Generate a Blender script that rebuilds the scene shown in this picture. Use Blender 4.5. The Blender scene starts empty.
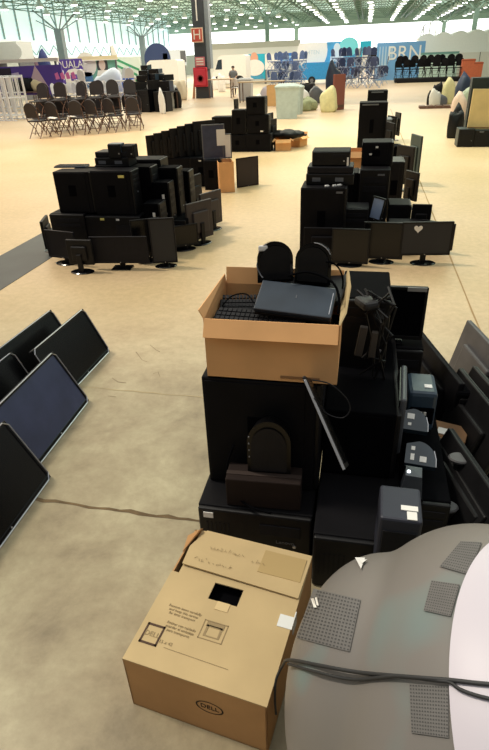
import bpy, bmesh, random
from math import *
from mathutils import Vector, Matrix
random.seed(7)
SC = bpy.context.scene
COL = SC.collection

# ------------------------------------------------------------------ camera
f_px = 541.; CH = 2.0; PITCH = radians(30.2); ROLL = radians(2.3); YAW = radians(12.33)
Rz = Matrix.Rotation(YAW, 3, 'Z')
F0 = Vector((0, cos(PITCH), -sin(PITCH))); U0 = Vector((0, sin(PITCH), cos(PITCH))); X0 = Vector((1, 0, 0))
CR = Rz @ (X0 * cos(ROLL) - U0 * sin(ROLL)); CU = Rz @ (U0 * cos(ROLL) + X0 * sin(ROLL)); CF = Rz @ F0
CO = Vector((0, 0, CH))
cd = bpy.data.cameras.new('camera'); cam = bpy.data.objects.new('camera', cd); COL.objects.link(cam)
cd.sensor_fit = 'VERTICAL'; cd.sensor_height = 36; cd.lens = f_px / 750 * 36; cd.clip_end = 400; cd.clip_start = .05
M = Matrix((CR, CU, -CF)).transposed().to_4x4(); M.translation = CO; cam.matrix_world = M
SC.camera = cam

def ray(px, py): return CF + CR * ((px - 244.5) / f_px) + CU * ((375 - py) / f_px)
def G(px, py, z=0.0):                       # survey point on a level plane
    d = ray(px, py); return CO + d * ((z - CH) / d.z)
def D(px, py, Y):                           # survey point on a plane across the hall
    d = ray(px, py); return CO + d * (Y / d.y)

# ------------------------------------------------------------------ materials
def lin(c):
    return tuple((x / 12.92 if x <= .04045 else ((x + .055) / 1.055) ** 2.4) for x in c)
MC = {}
def mat(name, rgb, rough=.5, metal=0., noise=0., nscale=8., bump=0., emit=0., spec=.5, alpha=1.):
    if name in MC: return MC[name]
    m = bpy.data.materials.new(name); m.use_nodes = True; nt = m.node_tree; b = nt.nodes['Principled BSDF']
    c = (*lin([v / 255 for v in rgb]), 1)
    b.inputs['Base Color'].default_value = c; b.inputs['Roughness'].default_value = rough
    b.inputs['Metallic'].default_value = metal; b.inputs['Specular IOR Level'].default_value = spec
    b.inputs['Alpha'].default_value = alpha
    if emit:
        b.inputs['Emission Color'].default_value = c; b.inputs['Emission Strength'].default_value = emit
        m.cycles.emission_sampling = 'NONE'
    if noise or bump:
        tc = nt.nodes.new('ShaderNodeTexCoord'); n = nt.nodes.new('ShaderNodeTexNoise')
        n.inputs['Scale'].default_value = nscale; n.inputs['Detail'].default_value = 5
        nt.links.new(tc.outputs['Object'], n.inputs['Vector'])
        if noise:
            r = nt.nodes.new('ShaderNodeValToRGB')
            r.color_ramp.elements[0].position = .3; r.color_ramp.elements[1].position = .7
            r.color_ramp.elements[0].color = tuple(v * (1 - noise) for v in c[:3]) + (1,)
            r.color_ramp.elements[1].color = tuple(min(1, v * (1 + noise)) for v in c[:3]) + (1,)
            nt.links.new(n.outputs['Fac'], r.inputs['Fac']); nt.links.new(r.outputs['Color'], b.inputs['Base Color'])
        if bump:
            bp = nt.nodes.new('ShaderNodeBump'); bp.inputs['Strength'].default_value = bump; bp.inputs['Distance'].default_value = .01
            nt.links.new(n.outputs['Fac'], bp.inputs['Height']); nt.links.new(bp.outputs['Normal'], b.inputs['Normal'])
    MC[name] = m; return m
BLK = mat('black_plastic', (17, 16, 18), .5, noise=.25, nscale=20, spec=.3)
BLK2 = mat('satin_black_steel', (17, 16, 19), .65, noise=.2, nscale=6, spec=.1)
BLK3 = mat('charcoal_plastic', (27, 26, 30), .55, noise=.15, nscale=14, spec=.2)
DEEP = mat('deep_black', (6, 6, 9), .85, noise=.2, spec=.04)
GLS = mat('gloss_black', (10, 10, 13), .15, noise=.1, spec=.4)
SCR = mat('dark_screen', (11, 11, 13), .25, noise=.1, spec=.35)
SCRB = mat('bluish_reflection', (56, 62, 92), .25, noise=.3, nscale=3, spec=.6)  # bluish reflection painted into the screen colour
GRY = mat('grey_plastic', (96, 98, 104), .45, noise=.1)
BGY = mat('blue_grey_plastic', (52, 68, 84), .35, noise=.15, nscale=5)
SLV = mat('silver_trim', (190, 190, 196), .3, metal=.7, noise=.05)
WHT = mat('white_plastic', (232, 230, 228), .5, noise=.03)
PAP = mat('paper_label', (236, 232, 226), .7, noise=.03)
YEL = mat('yellow_label', (226, 212, 120), .7, noise=.03)
CARD = mat('tan_cardboard', (228, 174, 120), .85, noise=.09, nscale=4, bump=.05, spec=.15)
CARDD = mat('dark_cardboard', (150, 112, 78), .9, noise=.1, nscale=5, spec=.1)
CARDL = mat('pale_cardboard', (192, 168, 126), .85, noise=.07, nscale=5, bump=.05, spec=.15)
CARDF = mat('kraft_cardboard', (190, 146, 100), .85, noise=.1, nscale=4, bump=.05, spec=.15)
BRNB = mat('brown_black_carton', (36, 26, 23), .8, noise=.2, nscale=6, spec=.2)
INK = mat('black_ink', (62, 52, 44), .8, noise=.05, spec=.1)
INKL = mat('faded_ink', (150, 130, 98), .85, noise=.05, spec=.1)
GRNS = mat('grey_green_paint', (60, 72, 66), .6, noise=.1)

# ------------------------------------------------------------------ mesh helpers
def BM(): return bmesh.new()
def bx(bm, x0, x1, y0, y1, z0, z1, bev=0., mtx=None):
    vs = [bm.verts.new((x, y, z)) for x in (x0, x1) for y in (y0, y1) for z in (z0, z1)]
    q = [(0, 1, 3, 2), (4, 6, 7, 5), (0, 4, 5, 1), (2, 3, 7, 6), (0, 2, 6, 4), (1, 5, 7, 3)]
    fs = [bm.faces.new([vs[i] for i in k]) for k in q]
    allv = vs
    if bev:
        es = list({e for fc in fs for e in fc.edges})
        r = bmesh.ops.bevel(bm, geom=es, offset=bev, segments=2, affect='EDGES', profile=.5)
        allv = list({v for v in r['verts']} | {v for v in vs if v.is_valid})
    if mtx: bmesh.ops.transform(bm, matrix=mtx, verts=allv)
    return allv
def poly(bm, pts): 
    return bm.faces.new([bm.verts.new(p) for p in pts])
def tube(bm, pts, r, n=6, r2=None):
    pts = [Vector(p) for p in pts]; rings = []
    for i, p in enumerate(pts):
        t = (pts[min(i + 1, len(pts) - 1)] - pts[max(i - 1, 0)]).normalized()
        a = t.orthogonal().normalized() if not rings else (pa - t * pa.dot(t)).normalized()
        pa = a; b = t.cross(a)
        rr = r if r2 is None else r + (r2 - r) * i / (len(pts) - 1)
        rings.append([bm.verts.new(p + (a * cos(2 * pi * k / n) + b * sin(2 * pi * k / n)) * rr) for k in range(n)])
    for A, B in zip(rings, rings[1:]):
        for k in range(n): bm.faces.new([A[k], A[(k + 1) % n], B[(k + 1) % n], B[k]])
    bm.faces.new(rings[0][::-1]); bm.faces.new(rings[-1])
def lathe(bm, prof, n=24, mtx=None, sx=1, sy=1):
    rings = []; allv = []
    for r, z in prof:
        ring = [bm.verts.new((r * cos(2 * pi * k / n) * sx, r * sin(2 * pi * k / n) * sy, z)) for k in range(n)] if r > 1e-6 else [bm.verts.new((0, 0, z))]
        rings.append(ring); allv += ring
    for A, B in zip(rings, rings[1:]):
        for k in range(n):
            a0, a1 = A[k % len(A)], A[(k + 1) % len(A)]; b0, b1 = B[k % len(B)], B[(k + 1) % len(B)]
            vs = []
            for v in (a0, a1, b1, b0):
                if v not in vs: vs.append(v)
            if len(vs) > 2: bm.faces.new(vs)
    if len(rings[0]) > 1: bm.faces.new(rings[0][::-1])
    if len(rings[-1]) > 1: bm.faces.new(rings[-1])
    if mtx: bmesh.ops.transform(bm, matrix=mtx, verts=allv)
def obj(name, bm, m, parent=None, smooth=False):
    bmesh.ops.recalc_face_normals(bm, faces=bm.faces)
    me = bpy.data.meshes.new(name); bm.to_mesh(me); bm.free(); me.materials.append(m)
    if smooth:
        for p in me.polygons: p.use_smooth = True
    o = bpy.data.objects.new(name, me); COL.objects.link(o)
    if parent: o.parent = parent
    return o
def tag(o, label, cat, group=None):
    o['label'] = label; o['category'] = cat
    if group: o['group'] = group
    return o
def thing(name, label, cat, loc=(0, 0, 0), rz=0., group=None):
    o = bpy.data.objects.new(name, None); COL.objects.link(o); o.empty_display_size = .1
    o.location = loc; o.rotation_euler = (0, 0, rz)
    return tag(o, label, cat, group)
def struct(name, bm, m, parent=None, smooth=False):
    o = obj(name, bm, m, parent, smooth)
    if not parent: o['kind'] = 'structure'
    return o
def dup(root, loc=None, rz=None, label=None, group=None):
    def cp(o, p):
        c = o.copy(); COL.objects.link(c)
        if p: c.parent = p
        for ch in o.children: cp(ch, c)
        return c
    r = cp(root, None)
    if loc is not None: r.location = loc
    if rz is not None: r.rotation_euler = (0, 0, rz)
    if label: r['label'] = label
    if group: r['group'] = group
    return r
def orient(root, origin, right, up):         # local x = right, local z = up
    x = Vector(right).normalized(); z = Vector(up); z = (z - x * z.dot(x)).normalized(); y = z.cross(x)
    m = Matrix((x, y, z)).transposed().to_4x4(); m.translation = Vector(origin)
    root.rotation_mode = 'QUATERNION'
    root.location = m.translation; root.rotation_quaternion = m.to_quaternion()
def text(body, size, m, parent, mtx, name='lettering', ext=.0004):
    c = bpy.data.curves.new('t', 'FONT'); c.body = body; c.size = size; c.align_x = 'CENTER'; c.align_y = 'CENTER'; c.extrude = ext
    o = bpy.data.objects.new('t', c); COL.objects.link(o)
    dg = bpy.context.evaluated_depsgraph_get(); me = bpy.data.meshes.new_from_object(o.evaluated_get(dg))
    bpy.data.objects.remove(o); me.transform(mtx); me.materials.clear(); me.materials.append(m)
    t = bpy.data.objects.new(name, me); COL.objects.link(t); t.parent = parent
    return t
# lettering standing on a face that looks toward -Y / lying on a top face
FRONT = Matrix.Rotation(pi / 2, 4, 'X')

# ------------------------------------------------------------------ makers
def computer(label, x0, x1, y0, y1, z0, z1, rz=0., look='side', sticker=None, m=BLK2, name='desktop_computer', cat='computer', group=None, flat=False, lmark=False):
    """a computer case. look = what faces -Y: 'side' (large panel) or 'front' (drive bays)"""
    w, d, h = x1 - x0, y1 - y0, z1 - z0
    t = thing(name, label, cat, ((x0 + x1) / 2, (y0 + y1) / 2, z0), rz, group)
    X, Yh = w / 2, d / 2
    b = BM(); bx(b, -X, X, -Yh, Yh, 0, h, .008); obj('case', b, m, t)
    if look == 'side':
        b = BM(); bx(b, -X + .012, X - .045, -Yh - .004, -Yh + .002, .015, h - .015, .003)
        p = obj('side_panel', b, m, t)
        if not flat:
            b = BM(); bx(b, -.05, .04, -Yh - .0065, -Yh - .003, h * .42, h * .68, .002); obj('latch', b, DEEP, p)
        # front bezel on +x end
        b = BM(); bx(b, X - .002, X + .022, -Yh + .004, Yh - .004, .004, h - .004, .008)
        z = h * .9
        q = obj('front_bezel', b, BLK, t)
        b = BM()
        for k in range(3): bx(b, X + .02, X + .026, -Yh * .7, Yh * .7, h * (.84 - k * .1), h * (.9 - k * .1), .002)
        obj('drive_bay', b, BLK3, t)
        b = BM(); lathe(b, [(.009, 0), (.009, .006), (0, .007)], 12, Matrix.Translation((X + .022, 0, h * .5)) @ Matrix.Rotation(pi / 2, 4, 'Y')); obj('power_button', b, SLV, t)
        # rear end -x: fan grille and feet
        b = BM(); bx(b, -X - .003, -X + .002, -Yh * .6, Yh * .6, h * .55, h * .85, .001); obj('rear_grille', b, BLK3, t)
    else:
        b = BM(); bx(b, -X + .003, X - .003, -Yh - .022, -Yh + .002, .004, h - .004, .009); obj('front_bezel', b, BLK, t)
        if h > w:
            b = BM()
            for k in range(2): bx(b, -X * .75, X * .75, -Yh - .026, -Yh - .018, h * (.82 - k * .12), h * (.9 - k * .12), .002)
            obj('drive_bay', b, BLK3, t)
        else:
            b = BM(); bx(b, X * .1, X * .8, -Yh - .026, -Yh - .018, h * .55, h * .78, .002); obj('drive_bay', b, BLK3, t)
            b = BM()
            for k in range(6): bx(b, -X * .85 + k * .02, -X * .85 + k * .02 + .008, -Yh - .024, -Yh - .018, h * .3, h * .7)
            obj('vent', b, BLK3, t)
        b = BM(); lathe(b, [(.008, 0), (.008, .005), (0, .006)], 12, Matrix.Translation((X * .7, -Yh - .022, h * .35)) @ Matrix.Rotation(pi / 2, 4, 'X')); obj('power_button', b, SLV, t)
    off = .006 if look == 'side' else .024
    if sticker:
        for (sx, sz, sw, sh, sm) in sticker:
            b = BM(); bx(b, sx * w - sw / 2, sx * w + sw / 2, -Yh - off - .003, -Yh - off + .001, sz * h - sh / 2, sz * h + sh / 2); obj('sticker', b, sm, t)
    b = BM()
    for sx in (-1, 1):
        for sy in (-1, 1): bx(b, sx * X * .8 - .012, sx * X * .8 + .012, sy * Yh * .75 - .012, sy * Yh * .75 + .012, -.001, .004)
    obj('feet', b, DEEP, t)
    return t

def monitor(label, w, h, back=False, screen=SCR, stand=True, drop=.09, frame=BLK, base='round', sticker=None, name='monitor', rim=None, group=None, thick=.022, base_r=.11, tilt=0.):
    """origin: under the centre of the panel on the surface it stands on (or panel's bottom edge when no stand); face looks to -Y"""
    t = thing(name, label, 'monitor', group=group)
    z0 = drop if stand else 0.
    s = -1 if back else 1
    T = Matrix.Translation((0, 0, z0)) @ Matrix.Rotation(tilt, 4, 'X')
    def part(nm, b, m, par=t):
        b.transform(T); return obj(nm, b, m, par)
    b = BM(); bx(b, -w / 2, w / 2, s * -.004, s * thick, 0, h, .008)
    bx(b, -w * .3, w * .3, s * thick * .8, s * (thick + .028), h * .18, h * .75, .012)
    part('back_shell', b, frame)
    b = BM(); bz = .016
    for a in ((-w / 2, w / 2, 0, bz * 1.4), (-w / 2, w / 2, h - bz, h), (-w / 2, -w / 2 + bz, bz, h - bz), (w / 2 - bz, w / 2, bz, h - bz)):
        bx(b, a[0], a[1], min(0, s * -.010), max(0, s * -.010), a[2], a[3], .002)
    part('bezel', b, rim or frame)
    b = BM(); y = s * -.0055; bx(b, -w / 2 + bz, w / 2 - bz, min(y, 0), max(y, 0), bz * 1.4, h - bz); part('screen', b, screen)
    b = BM(); lathe(b, [(.005, 0), (.005, .003), (0, .003)], 10, Matrix.Translation((w * .0, s * -.0095, bz * .7)) @ Matrix.Rotation(s * pi / 2, 4, 'X')); part('brand_badge', b, SLV)
    if stand:
        b = BM(); ys = sorted((s * (thick + .015), s * (thick + .045)))
        bx(b, -.03, .03, ys[0], ys[1], .008, z0 + h * .45, .006); obj('neck', b, BLK, t)
        b = BM()
        if base == 'round':
            lathe(b, [(base_r, 0), (base_r, .006), (base_r * .9, .012), (.035, .018), (0, .018)], 28, Matrix.Translation((0, s * .03, 0)), 1.25, .85)
            obj('base', b, GLS, t, False)
        else:
            bx(b, -base_r, base_r, s * .03 - .08, s * .03 + .08, 0, .014, .005); obj('base', b, GLS, t)
    if sticker:
        sx, sz, sw, sh, sm = sticker; yy = -.011 if not back else -(thick + .031)
        if back and (abs(sx) > .3 or not .18 < sz < .75): yy = -(thick + .003)
        b = BM(); bx(b, sx * w - sw / 2, sx * w + sw / 2, yy - .001, yy + .003, sz * h - sh / 2, sz * h + sh / 2); part('sticker', b, sm)
    return t
def put(t, loc, rz=0.):
    t.location = loc; t.rotation_euler = (0, 0, rz); return t

def keyboard(label, loc, rz=0., w=.44, d=.15, m=BLK, tilt=0., tx=0., group=None):
    t = thing('keyboard', label, 'keyboard', loc, rz, group); t.rotation_euler = (tx, tilt, rz)
    b = BM(); bx(b, -w / 2, w / 2, -d / 2, d / 2, 0, .018, .005); obj('keyboard_body', b, m, t)
    b = BM()
    for r in range(5):
        for c in range(18):
            if r == 0 and 4 <= c <= 9:
                if c == 4: bx(b, -w / 2 + .012 + 4 * w * .0535, -w / 2 + .006 + 10 * w * .0535, -d / 2 + .012, -d / 2 + .034, .016, .024)
                continue
            x = -w / 2 + .012 + c * w * .0535; y = -d / 2 + .012 + r * .027
            bx(b, x, x + w * .042, y, y + .02, .016, .024)
    k = obj('keys', b, BLK3, t)
    k['kind'] = 'stuff'
    return t

def cable(label, pts, r=.004, m=DEEP, name='power_cable', cat='cable', n=6, group=None):
    # smooth the path with a Catmull-Rom pass
    P = [Vector(p) for p in pts]; out = []
    for i in range(len(P) - 1):
        p0, p1, p2, p3 = P[max(i - 1, 0)], P[i], P[i + 1], P[min(i + 2, len(P) - 1)]
        for k in range(5):
            u = k / 5
            out.append(.5 * ((2 * p1) + (p2 - p0) * u + (2 * p0 - 5 * p1 + 4 * p2 - p3) * u * u + (3 * p1 - p0 - 3 * p2 + p3) * u ** 3))
    out.append(P[-1])
    b = BM(); tube(b, out, r, n); o = obj(name, b, m, None, True); return tag(o, label, cat, group)

def carton(label, x0, x1, y0, y1, z0, z1, rz=0., m=CARD, open_top=True, flaps=(1, 1, 1, 1), name='cardboard_box', inner=CARDD, fl=.09):
    t = thing(name, label, 'box', ((x0 + x1) / 2, (y0 + y1) / 2, z0), rz)
    X, Y, h = (x1 - x0) / 2, (y1 - y0) / 2, z1 - z0; k = .005
    b = BM()
    bx(b, -X, X, -Y, Y, 0, k); bx(b, -X, X, -Y, -Y + k, 0, h); bx(b, -X, X, Y - k, Y, 0, h); bx(b, -X, -X + k, -Y + k, Y - k, 0, h); bx(b, X - k, X, -Y + k, Y - k, 0, h)
    if not open_top: bx(b, -X, X, -Y, Y, h - k, h)
    obj('box_body', b, m, t)
    if open_top:
        for i, (on, ang) in enumerate(zip(flaps, (2.6, 2.2, .25, 2.3))):
            if not on: continue
            b = BM(); L = X if i % 2 == 0 else Y
            bx(b, -L + .005, L - .005, 0, k, 0, fl)
            q = (Matrix.Translation((0, -Y, h)) , Matrix.Translation((X, 0, h)) @ Matrix.Rotation(pi / 2, 4, 'Z'), Matrix.Translation((0, Y, h)) @ Matrix.Rotation(pi, 4, 'Z'), Matrix.Translation((-X, 0, h)) @ Matrix.Rotation(-pi / 2, 4, 'Z'))[i]
            b.transform(q @ Matrix.Rotation(ang * on, 4, 'X')); obj('flap', b, m, t)
    return t

# ================================================================== SETTING
def floor_material():
    m = bpy.data.materials.new('stained_concrete'); m.use_nodes = True; nt = m.node_tree; b = nt.nodes['Principled BSDF']; L = nt.links.new; N = nt.nodes.new
    geo = N('ShaderNodeNewGeometry'); sep = N('ShaderNodeSeparateXYZ'); L(geo.outputs['Position'], sep.inputs[0])
    def noise(s, d=6, r=.6, dist=0):
        n = N('ShaderNodeTexNoise'); n.inputs['Scale'].default_value = s; n.inputs['Detail'].default_value = d; n.inputs['Roughness'].default_value = r; n.inputs['Distortion'].default_value = dist
        L(geo.outputs['Position'], n.inputs['Vector']); return n
    def ramp(src, stops):
        r = N('ShaderNodeValToRGB'); L(src, r.inputs['Fac']); e = r.color_ramp.elements
        e[0].position, e[0].color = stops[0][0], (*lin([v / 255 for v in stops[0][1]]), 1); e[1].position, e[1].color = stops[-1][0], (*lin([v / 255 for v in stops[-1][1]]), 1)
        for p, c in stops[1:-1]:
            k = e.new(p); k.color = (*lin([v / 255 for v in c]), 1)
        return r
    def mix(a, bb, fac, typ='MIX'):
        x = N('ShaderNodeMix'); x.data_type = 'RGBA'; x.blend_type = typ
        if isinstance(fac, float): x.inputs[0].default_value = fac
        else: L(fac, x.inputs[0])
        L(a, x.inputs[6]); L(bb, x.inputs[7]); return x.outputs[2]
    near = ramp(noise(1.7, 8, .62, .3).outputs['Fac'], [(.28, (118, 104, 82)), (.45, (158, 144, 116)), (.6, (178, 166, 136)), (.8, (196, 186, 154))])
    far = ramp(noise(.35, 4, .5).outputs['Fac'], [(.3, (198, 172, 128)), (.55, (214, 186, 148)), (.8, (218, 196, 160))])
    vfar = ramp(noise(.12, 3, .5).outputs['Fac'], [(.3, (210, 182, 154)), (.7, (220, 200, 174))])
    # greyer stained concrete up front, blending to tan and then paler with distance
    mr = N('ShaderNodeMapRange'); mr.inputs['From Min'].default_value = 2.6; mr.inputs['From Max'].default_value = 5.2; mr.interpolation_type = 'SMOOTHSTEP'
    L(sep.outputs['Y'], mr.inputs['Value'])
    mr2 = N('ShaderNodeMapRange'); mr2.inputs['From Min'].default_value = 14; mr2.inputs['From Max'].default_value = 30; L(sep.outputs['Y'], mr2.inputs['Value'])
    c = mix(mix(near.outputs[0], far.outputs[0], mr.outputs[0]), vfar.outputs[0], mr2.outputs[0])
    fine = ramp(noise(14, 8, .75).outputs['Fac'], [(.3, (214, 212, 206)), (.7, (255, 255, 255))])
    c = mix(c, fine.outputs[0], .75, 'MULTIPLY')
    L(c, b.inputs['Base Color']); b.inputs['Roughness'].default_value = .42; b.inputs['Specular IOR Level'].default_value = .4
    bp = N('ShaderNodeBump'); bp.inputs['Strength'].default_value = .15; bp.inputs['Distance'].default_value = .004
    L(noise(9, 8, .7).outputs['Fac'], bp.inputs['Height']); L(bp.outputs[0], b.inputs['Normal'])
    return m
XL, XR, YF, ZC = -36., 34., 112., 7.3
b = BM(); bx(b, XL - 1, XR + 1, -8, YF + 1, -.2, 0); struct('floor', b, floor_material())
JN = mat('joint_filler', (104, 84, 58), .9, noise=.3, nscale=14)
def crack_strip(pts, w, m, nm):
    b = BM(); prev = None
    for i, (x, y) in enumerate(pts):
        a = Vector(pts[max(i - 1, 0)]); c = Vector(pts[min(i + 1, len(pts) - 1)]); t = (c - a).normalized(); n = Vector((-t.y, t.x)) * w * random.uniform(.5, 1.2) / 2
        cur = (b.verts.new((x + n.x, y + n.y, .0015)), b.verts.new((x - n.x, y - n.y, .0015)))
        if prev: b.faces.new((prev[0], prev[1], cur[1], cur[0]))
        prev = cur
    return struct(nm, b, m)
def wob(x0, y0, x1, y1, n, a): return [(x0 + (x1 - x0) * i / n + random.uniform(-a, a), y0 + (y1 - y0) * i / n + random.uniform(-a, a)) for i in range(n + 1)]
crack_strip(wob(-6, 1.97, 2.5, 1.84, 160, .007), .022, JN, 'trim_1')
JN2 = mat('faint_joint', (176, 150, 104), .9, noise=.1)
crack_strip(wob(1.06, 1.9, 1.06, 26, 60, .004), .022, mat('long_joint', (158, 128, 88), .9, noise=.1), 'trim_2')
crack_strip(wob(-3.55, 3.06, 1.06, 2.98, 60, .006), .012, mat('hair_joint', (170, 152, 118), .9, noise=.1), 'trim_3')
b = BM(); bx(b, -4.32, -3.62, -2, 8.6, 0, .004); struct('trim_4', b, mat('dark_floor_channel_cover', (58, 62, 62), .5, noise=.2, nscale=3))
SC_ = mat('scuff', (140, 124, 98), .9)
for i, (pts) in enumerate([[(153, 374), (158, 372), (160, 377)], [(112, 378), (118, 382), (126, 383)], [(136, 352), (142, 360), (147, 362)], [(150, 345), (156, 350), (160, 352)], [(108, 396), (116, 397)]]):
    q = [G(*p) for p in pts]; crack_strip([(v.x, v.y) for v in q], .008, SC_, 'trim_%d' % (5 + i))

WALLW = mat('hall_wall_white', (226, 228, 226), .8, noise=.02, nscale=.3)
GLOW = mat('bright_daylight_glazing', (250, 252, 252), .4, emit=2.2)
GLOWP = mat('panel_glazing', (205, 226, 226), .4, emit=.75, noise=.05, nscale=.2)
STEELG = mat('green_grey_steel', (104, 134, 124), .6, noise=.15, nscale=.5)
STEELD = mat('dark_green_steel', (66, 98, 84), .6, noise=.15, nscale=.5)
STEELB = mat('blue_grey_steel', (62, 68, 78), .55, noise=.1, nscale=1)
b = BM(); bx(b, XL - .4, XR, YF, YF + .4, 0, 3.1); struct('wall_back', b, mat('pale_far_wall', (205, 204, 196), .8, noise=.03))
b = BM(); bx(b, XL, XR, YF, YF + .1, 3.1, 6.5); struct('window_1', b, GLOW)
b = BM(); bx(b, XL - .4, XR, YF, YF + .4, 6.5, ZC + 1.6); struct('wall_back.001', b, mat('upper_far_wall', (170, 188, 176), .8))
b = BM(); bx(b, XL - .4, XL, 28, YF, 0, 3.0); struct('wall_left', b, WALLW)
b = BM(); bx(b, XL - .1, XL, 28, YF, 3.0, ZC + 1.4); struct('window_2', b, GLOWP)
b = BM(); bx(b, XL, XL + .25, 28, YF, 4.25, 4.6); bx(b, XL, XL + .2, 28, YF, 3.0, 3.2); struct('trim_10', b, mat('white_beam', (244, 248, 248), .6, emit=.5))  # beam given a slight glow of its own, though no lamp
b = BM()
for k in range(30):
    y = 30 + k * 2.8; bx(b, XL + .01, XL + .14, y, y + .16, 4.6, ZC + 1.2)
    tube(b, [(XL + .1, y, 3.2), (XL + .1, y + 1.4, 4.2), (XL + .1, y + 2.8, 3.2)], .05, 4)
struct('trim_11', b, mat('mullion_grey', (150, 172, 172), .6))
# roof deck: greenish sheets, own glow added to stand for daylight through them
def roof_mat():
    m = bpy.data.materials.new('green_glow_roof'); m.use_nodes = True; nt = m.node_tree; bs = nt.nodes['Principled BSDF']; N = nt.nodes.new; L = nt.links.new
    g = N('ShaderNodeNewGeometry'); n = N('ShaderNodeTexNoise'); n.inputs['Scale'].default_value = .35; n.inputs['Detail'].default_value = 6; L(g.outputs['Position'], n.inputs['Vector'])
    r = N('ShaderNodeValToRGB'); e = r.color_ramp.elements; e[0].position = .3; e[0].color = (*lin((.50, .64, .58)), 1); e[1].position = .7; e[1].color = (*lin((.84, .93, .89)), 1); L(n.outputs['Fac'], r.inputs[0])
    L(r.outputs[0], bs.inputs['Base Color']); L(r.outputs[0], bs.inputs['Emission Color']); bs.inputs['Emission Strength'].default_value = .62; bs.inputs['Roughness'].default_value = .8
    return m
b = BM(); bx(b, XL, XR, 30, YF, ZC + 1.5, ZC + 1.6); struct('ceiling', b, roof_mat())
# space-frame roof: lower chords, upper chords and web bars
b = BM(); b2 = BM(); S = 3.5
nx = int((XR - XL) / S); ny = int((YF - 40) / S)
def bar(bb, p, q, r): tube(bb, [p, q], r, 3)
for i in range(nx + 1):
    x = XL + i * S; bar(b, (x, 40, ZC), (x, YF, ZC), .05); 
for j in range(ny + 1):
    y = 40 + j * S; bar(b, (XL, y, ZC), (XR, y, ZC), .05)
for i in range(nx):
    for j in range(ny):
        x = XL + i * S; y = 40 + j * S; a = (x + S / 2, y + S / 2, ZC + 1.3)
        for c in ((x, y), (x + S, y), (x, y + S), (x + S, y + S)): bar(b2, (*c, ZC), a, .03)
struct('trim_12', b, STEELG); struct('trim_13', b2, STEELD)
# deep truss girders running down the hall on the right
for gi, gx in enumerate((-8.2, -1.6, 5.2, 12.2)):
    b = BM()
    for dx in (-.35, .35): bar(b, (gx + dx, 46, ZC - .15), (gx + dx, YF, ZC - .15), .10)
    bar(b, (gx, 46, ZC + 1.2), (gx, YF, ZC + 1.2), .12)
    for k in range(22):
        y = 46 + k * 3
        for dx in (-.35, .35): bar(b, (gx + dx, y, ZC - .15), (gx, y + 1.5, ZC + 1.2), .05); bar(b, (gx, y + 1.5, ZC + 1.2), (gx + dx, min(y + 3, YF), ZC - .15), .05)
    struct('trim_%d' % (14 + gi), b, STEELD)

# columns with branching heads
COLM = STEELB
def column(x, y, label, w=.42, m=STEELG, flare=False):
    t = thing('steel_column', label, 'column', (x, y, 0))
    b = BM(); bx(b, -w / 2, w / 2, -w / 2, w / 2, 0, ZC - 1.6 if not flare else ZC, .02)
    obj('shaft', b, m, t)
    b = BM(); zt = ZC - (1.9 if not flare else .2)
    for sx, sy in ((-1, -1), (1, -1), (1, 1), (-1, 1)):
        tube(b, [(0, 0, zt), (sx * 1.75, sy * 1.75, ZC + .1)], .07, 5); tube(b, [(0, 0, zt), (sx * 3.6, sy * 1.75, ZC + .1)], .05, 5)
    obj('branching_strut', b, m, t)
    return t
column(-10.2, 64, 'slim grey steel column above the bald man poster').scale = (1, 1, 1)
column(-10.2, 90, 'slim distant column above the poster with a white disc', .5)
column(-34., 66, 'column beside the left glazed wall, above the purple banners', .8, mat('column_grey', (120, 132, 136), .6))
column(-34., 92, 'slim column by the left glazed wall, beside the white vans', .7, mat('column_grey', (120, 132, 136), .6))
column(10.4, 69, 'nearer of two columns above the long white canopy', .45)
column(10.0, 93, 'farther column at the right, beside the white handrail', .5)
cx, cy = -10.05, 37.4
t = thing('steel_column', 'big dark blue-grey column carrying the hydrant sign and red cabinet', 'column', (cx, cy, 0))
b = BM(); lathe(b, [(.62, 0), (.55, 1.2), (.5, 3.5), (.5, ZC + .1)], 4, Matrix.Rotation(pi / 4, 4, 'Z')); obj('shaft', b, COLM, t)
b = BM(); bx(b, .36, .62, -.3, .3, 1.6, ZC, .02); obj('edge_channel', b, mat('pale_steel', (136, 146, 158), .5, noise=.05), t)
b = BM(); tube(b, [(-.05, -.42, 4.1), (-.05, -.42, ZC)], .045, 6); obj('conduit', b, WHT, t)
b = BM()
for k in (-.25, .25): tube(b, [(-.56 + k * .2, -.5, 0), (-.42, -.45, 1.3)], .05, 6)
obj('kick_brace', b, mat('tan_brace', (190, 140, 110), .7), t)
RED = mat('hydrant_red', (196, 42, 62), .5, noise=.08, nscale=3)
t = thing('hydrant_cabinet', 'red fire hydrant cabinet fixed on the big column', 'cabinet', (cx + .02, cy - .60, .55))
b = BM(); bx(b, -.45, .42, -.14, .08, .1, 1.15, .04); obj('cabinet_body', b, RED, t)
b = BM(); bx(b, -.36, .33, -.17, -.13, .2, 1.05, .02); d_ = obj('door', b, mat('cabinet_door_red', (214, 58, 80), .5), t)
b = BM(); lathe(b, [(.2, 0), (.2, .02), (.13, .02), (.13, 0)], 20, Matrix.Translation((0, -.17, .55)) @ Matrix.Rotation(pi / 2, 4, 'X')); obj('hose_ring', b, mat('ring_dark_red', (140, 30, 44), .5), d_)
t = thing('hydrant_notice', 'small pink and white notice above the red cabinet', 'sign', (cx, cy - .53, 1.75))
b = BM(); bx(b, -.3, .3, -.03, .02, 0, .5, .01); obj('plate', b, mat('pink_notice', (216, 130, 140), .6), t)
b = BM()
for k in range(3): bx(b, -.22, .22, -.036, -.029, .08 + k * .14, .15 + k * .14)
obj('notice_line', b, PAP, t)
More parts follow.
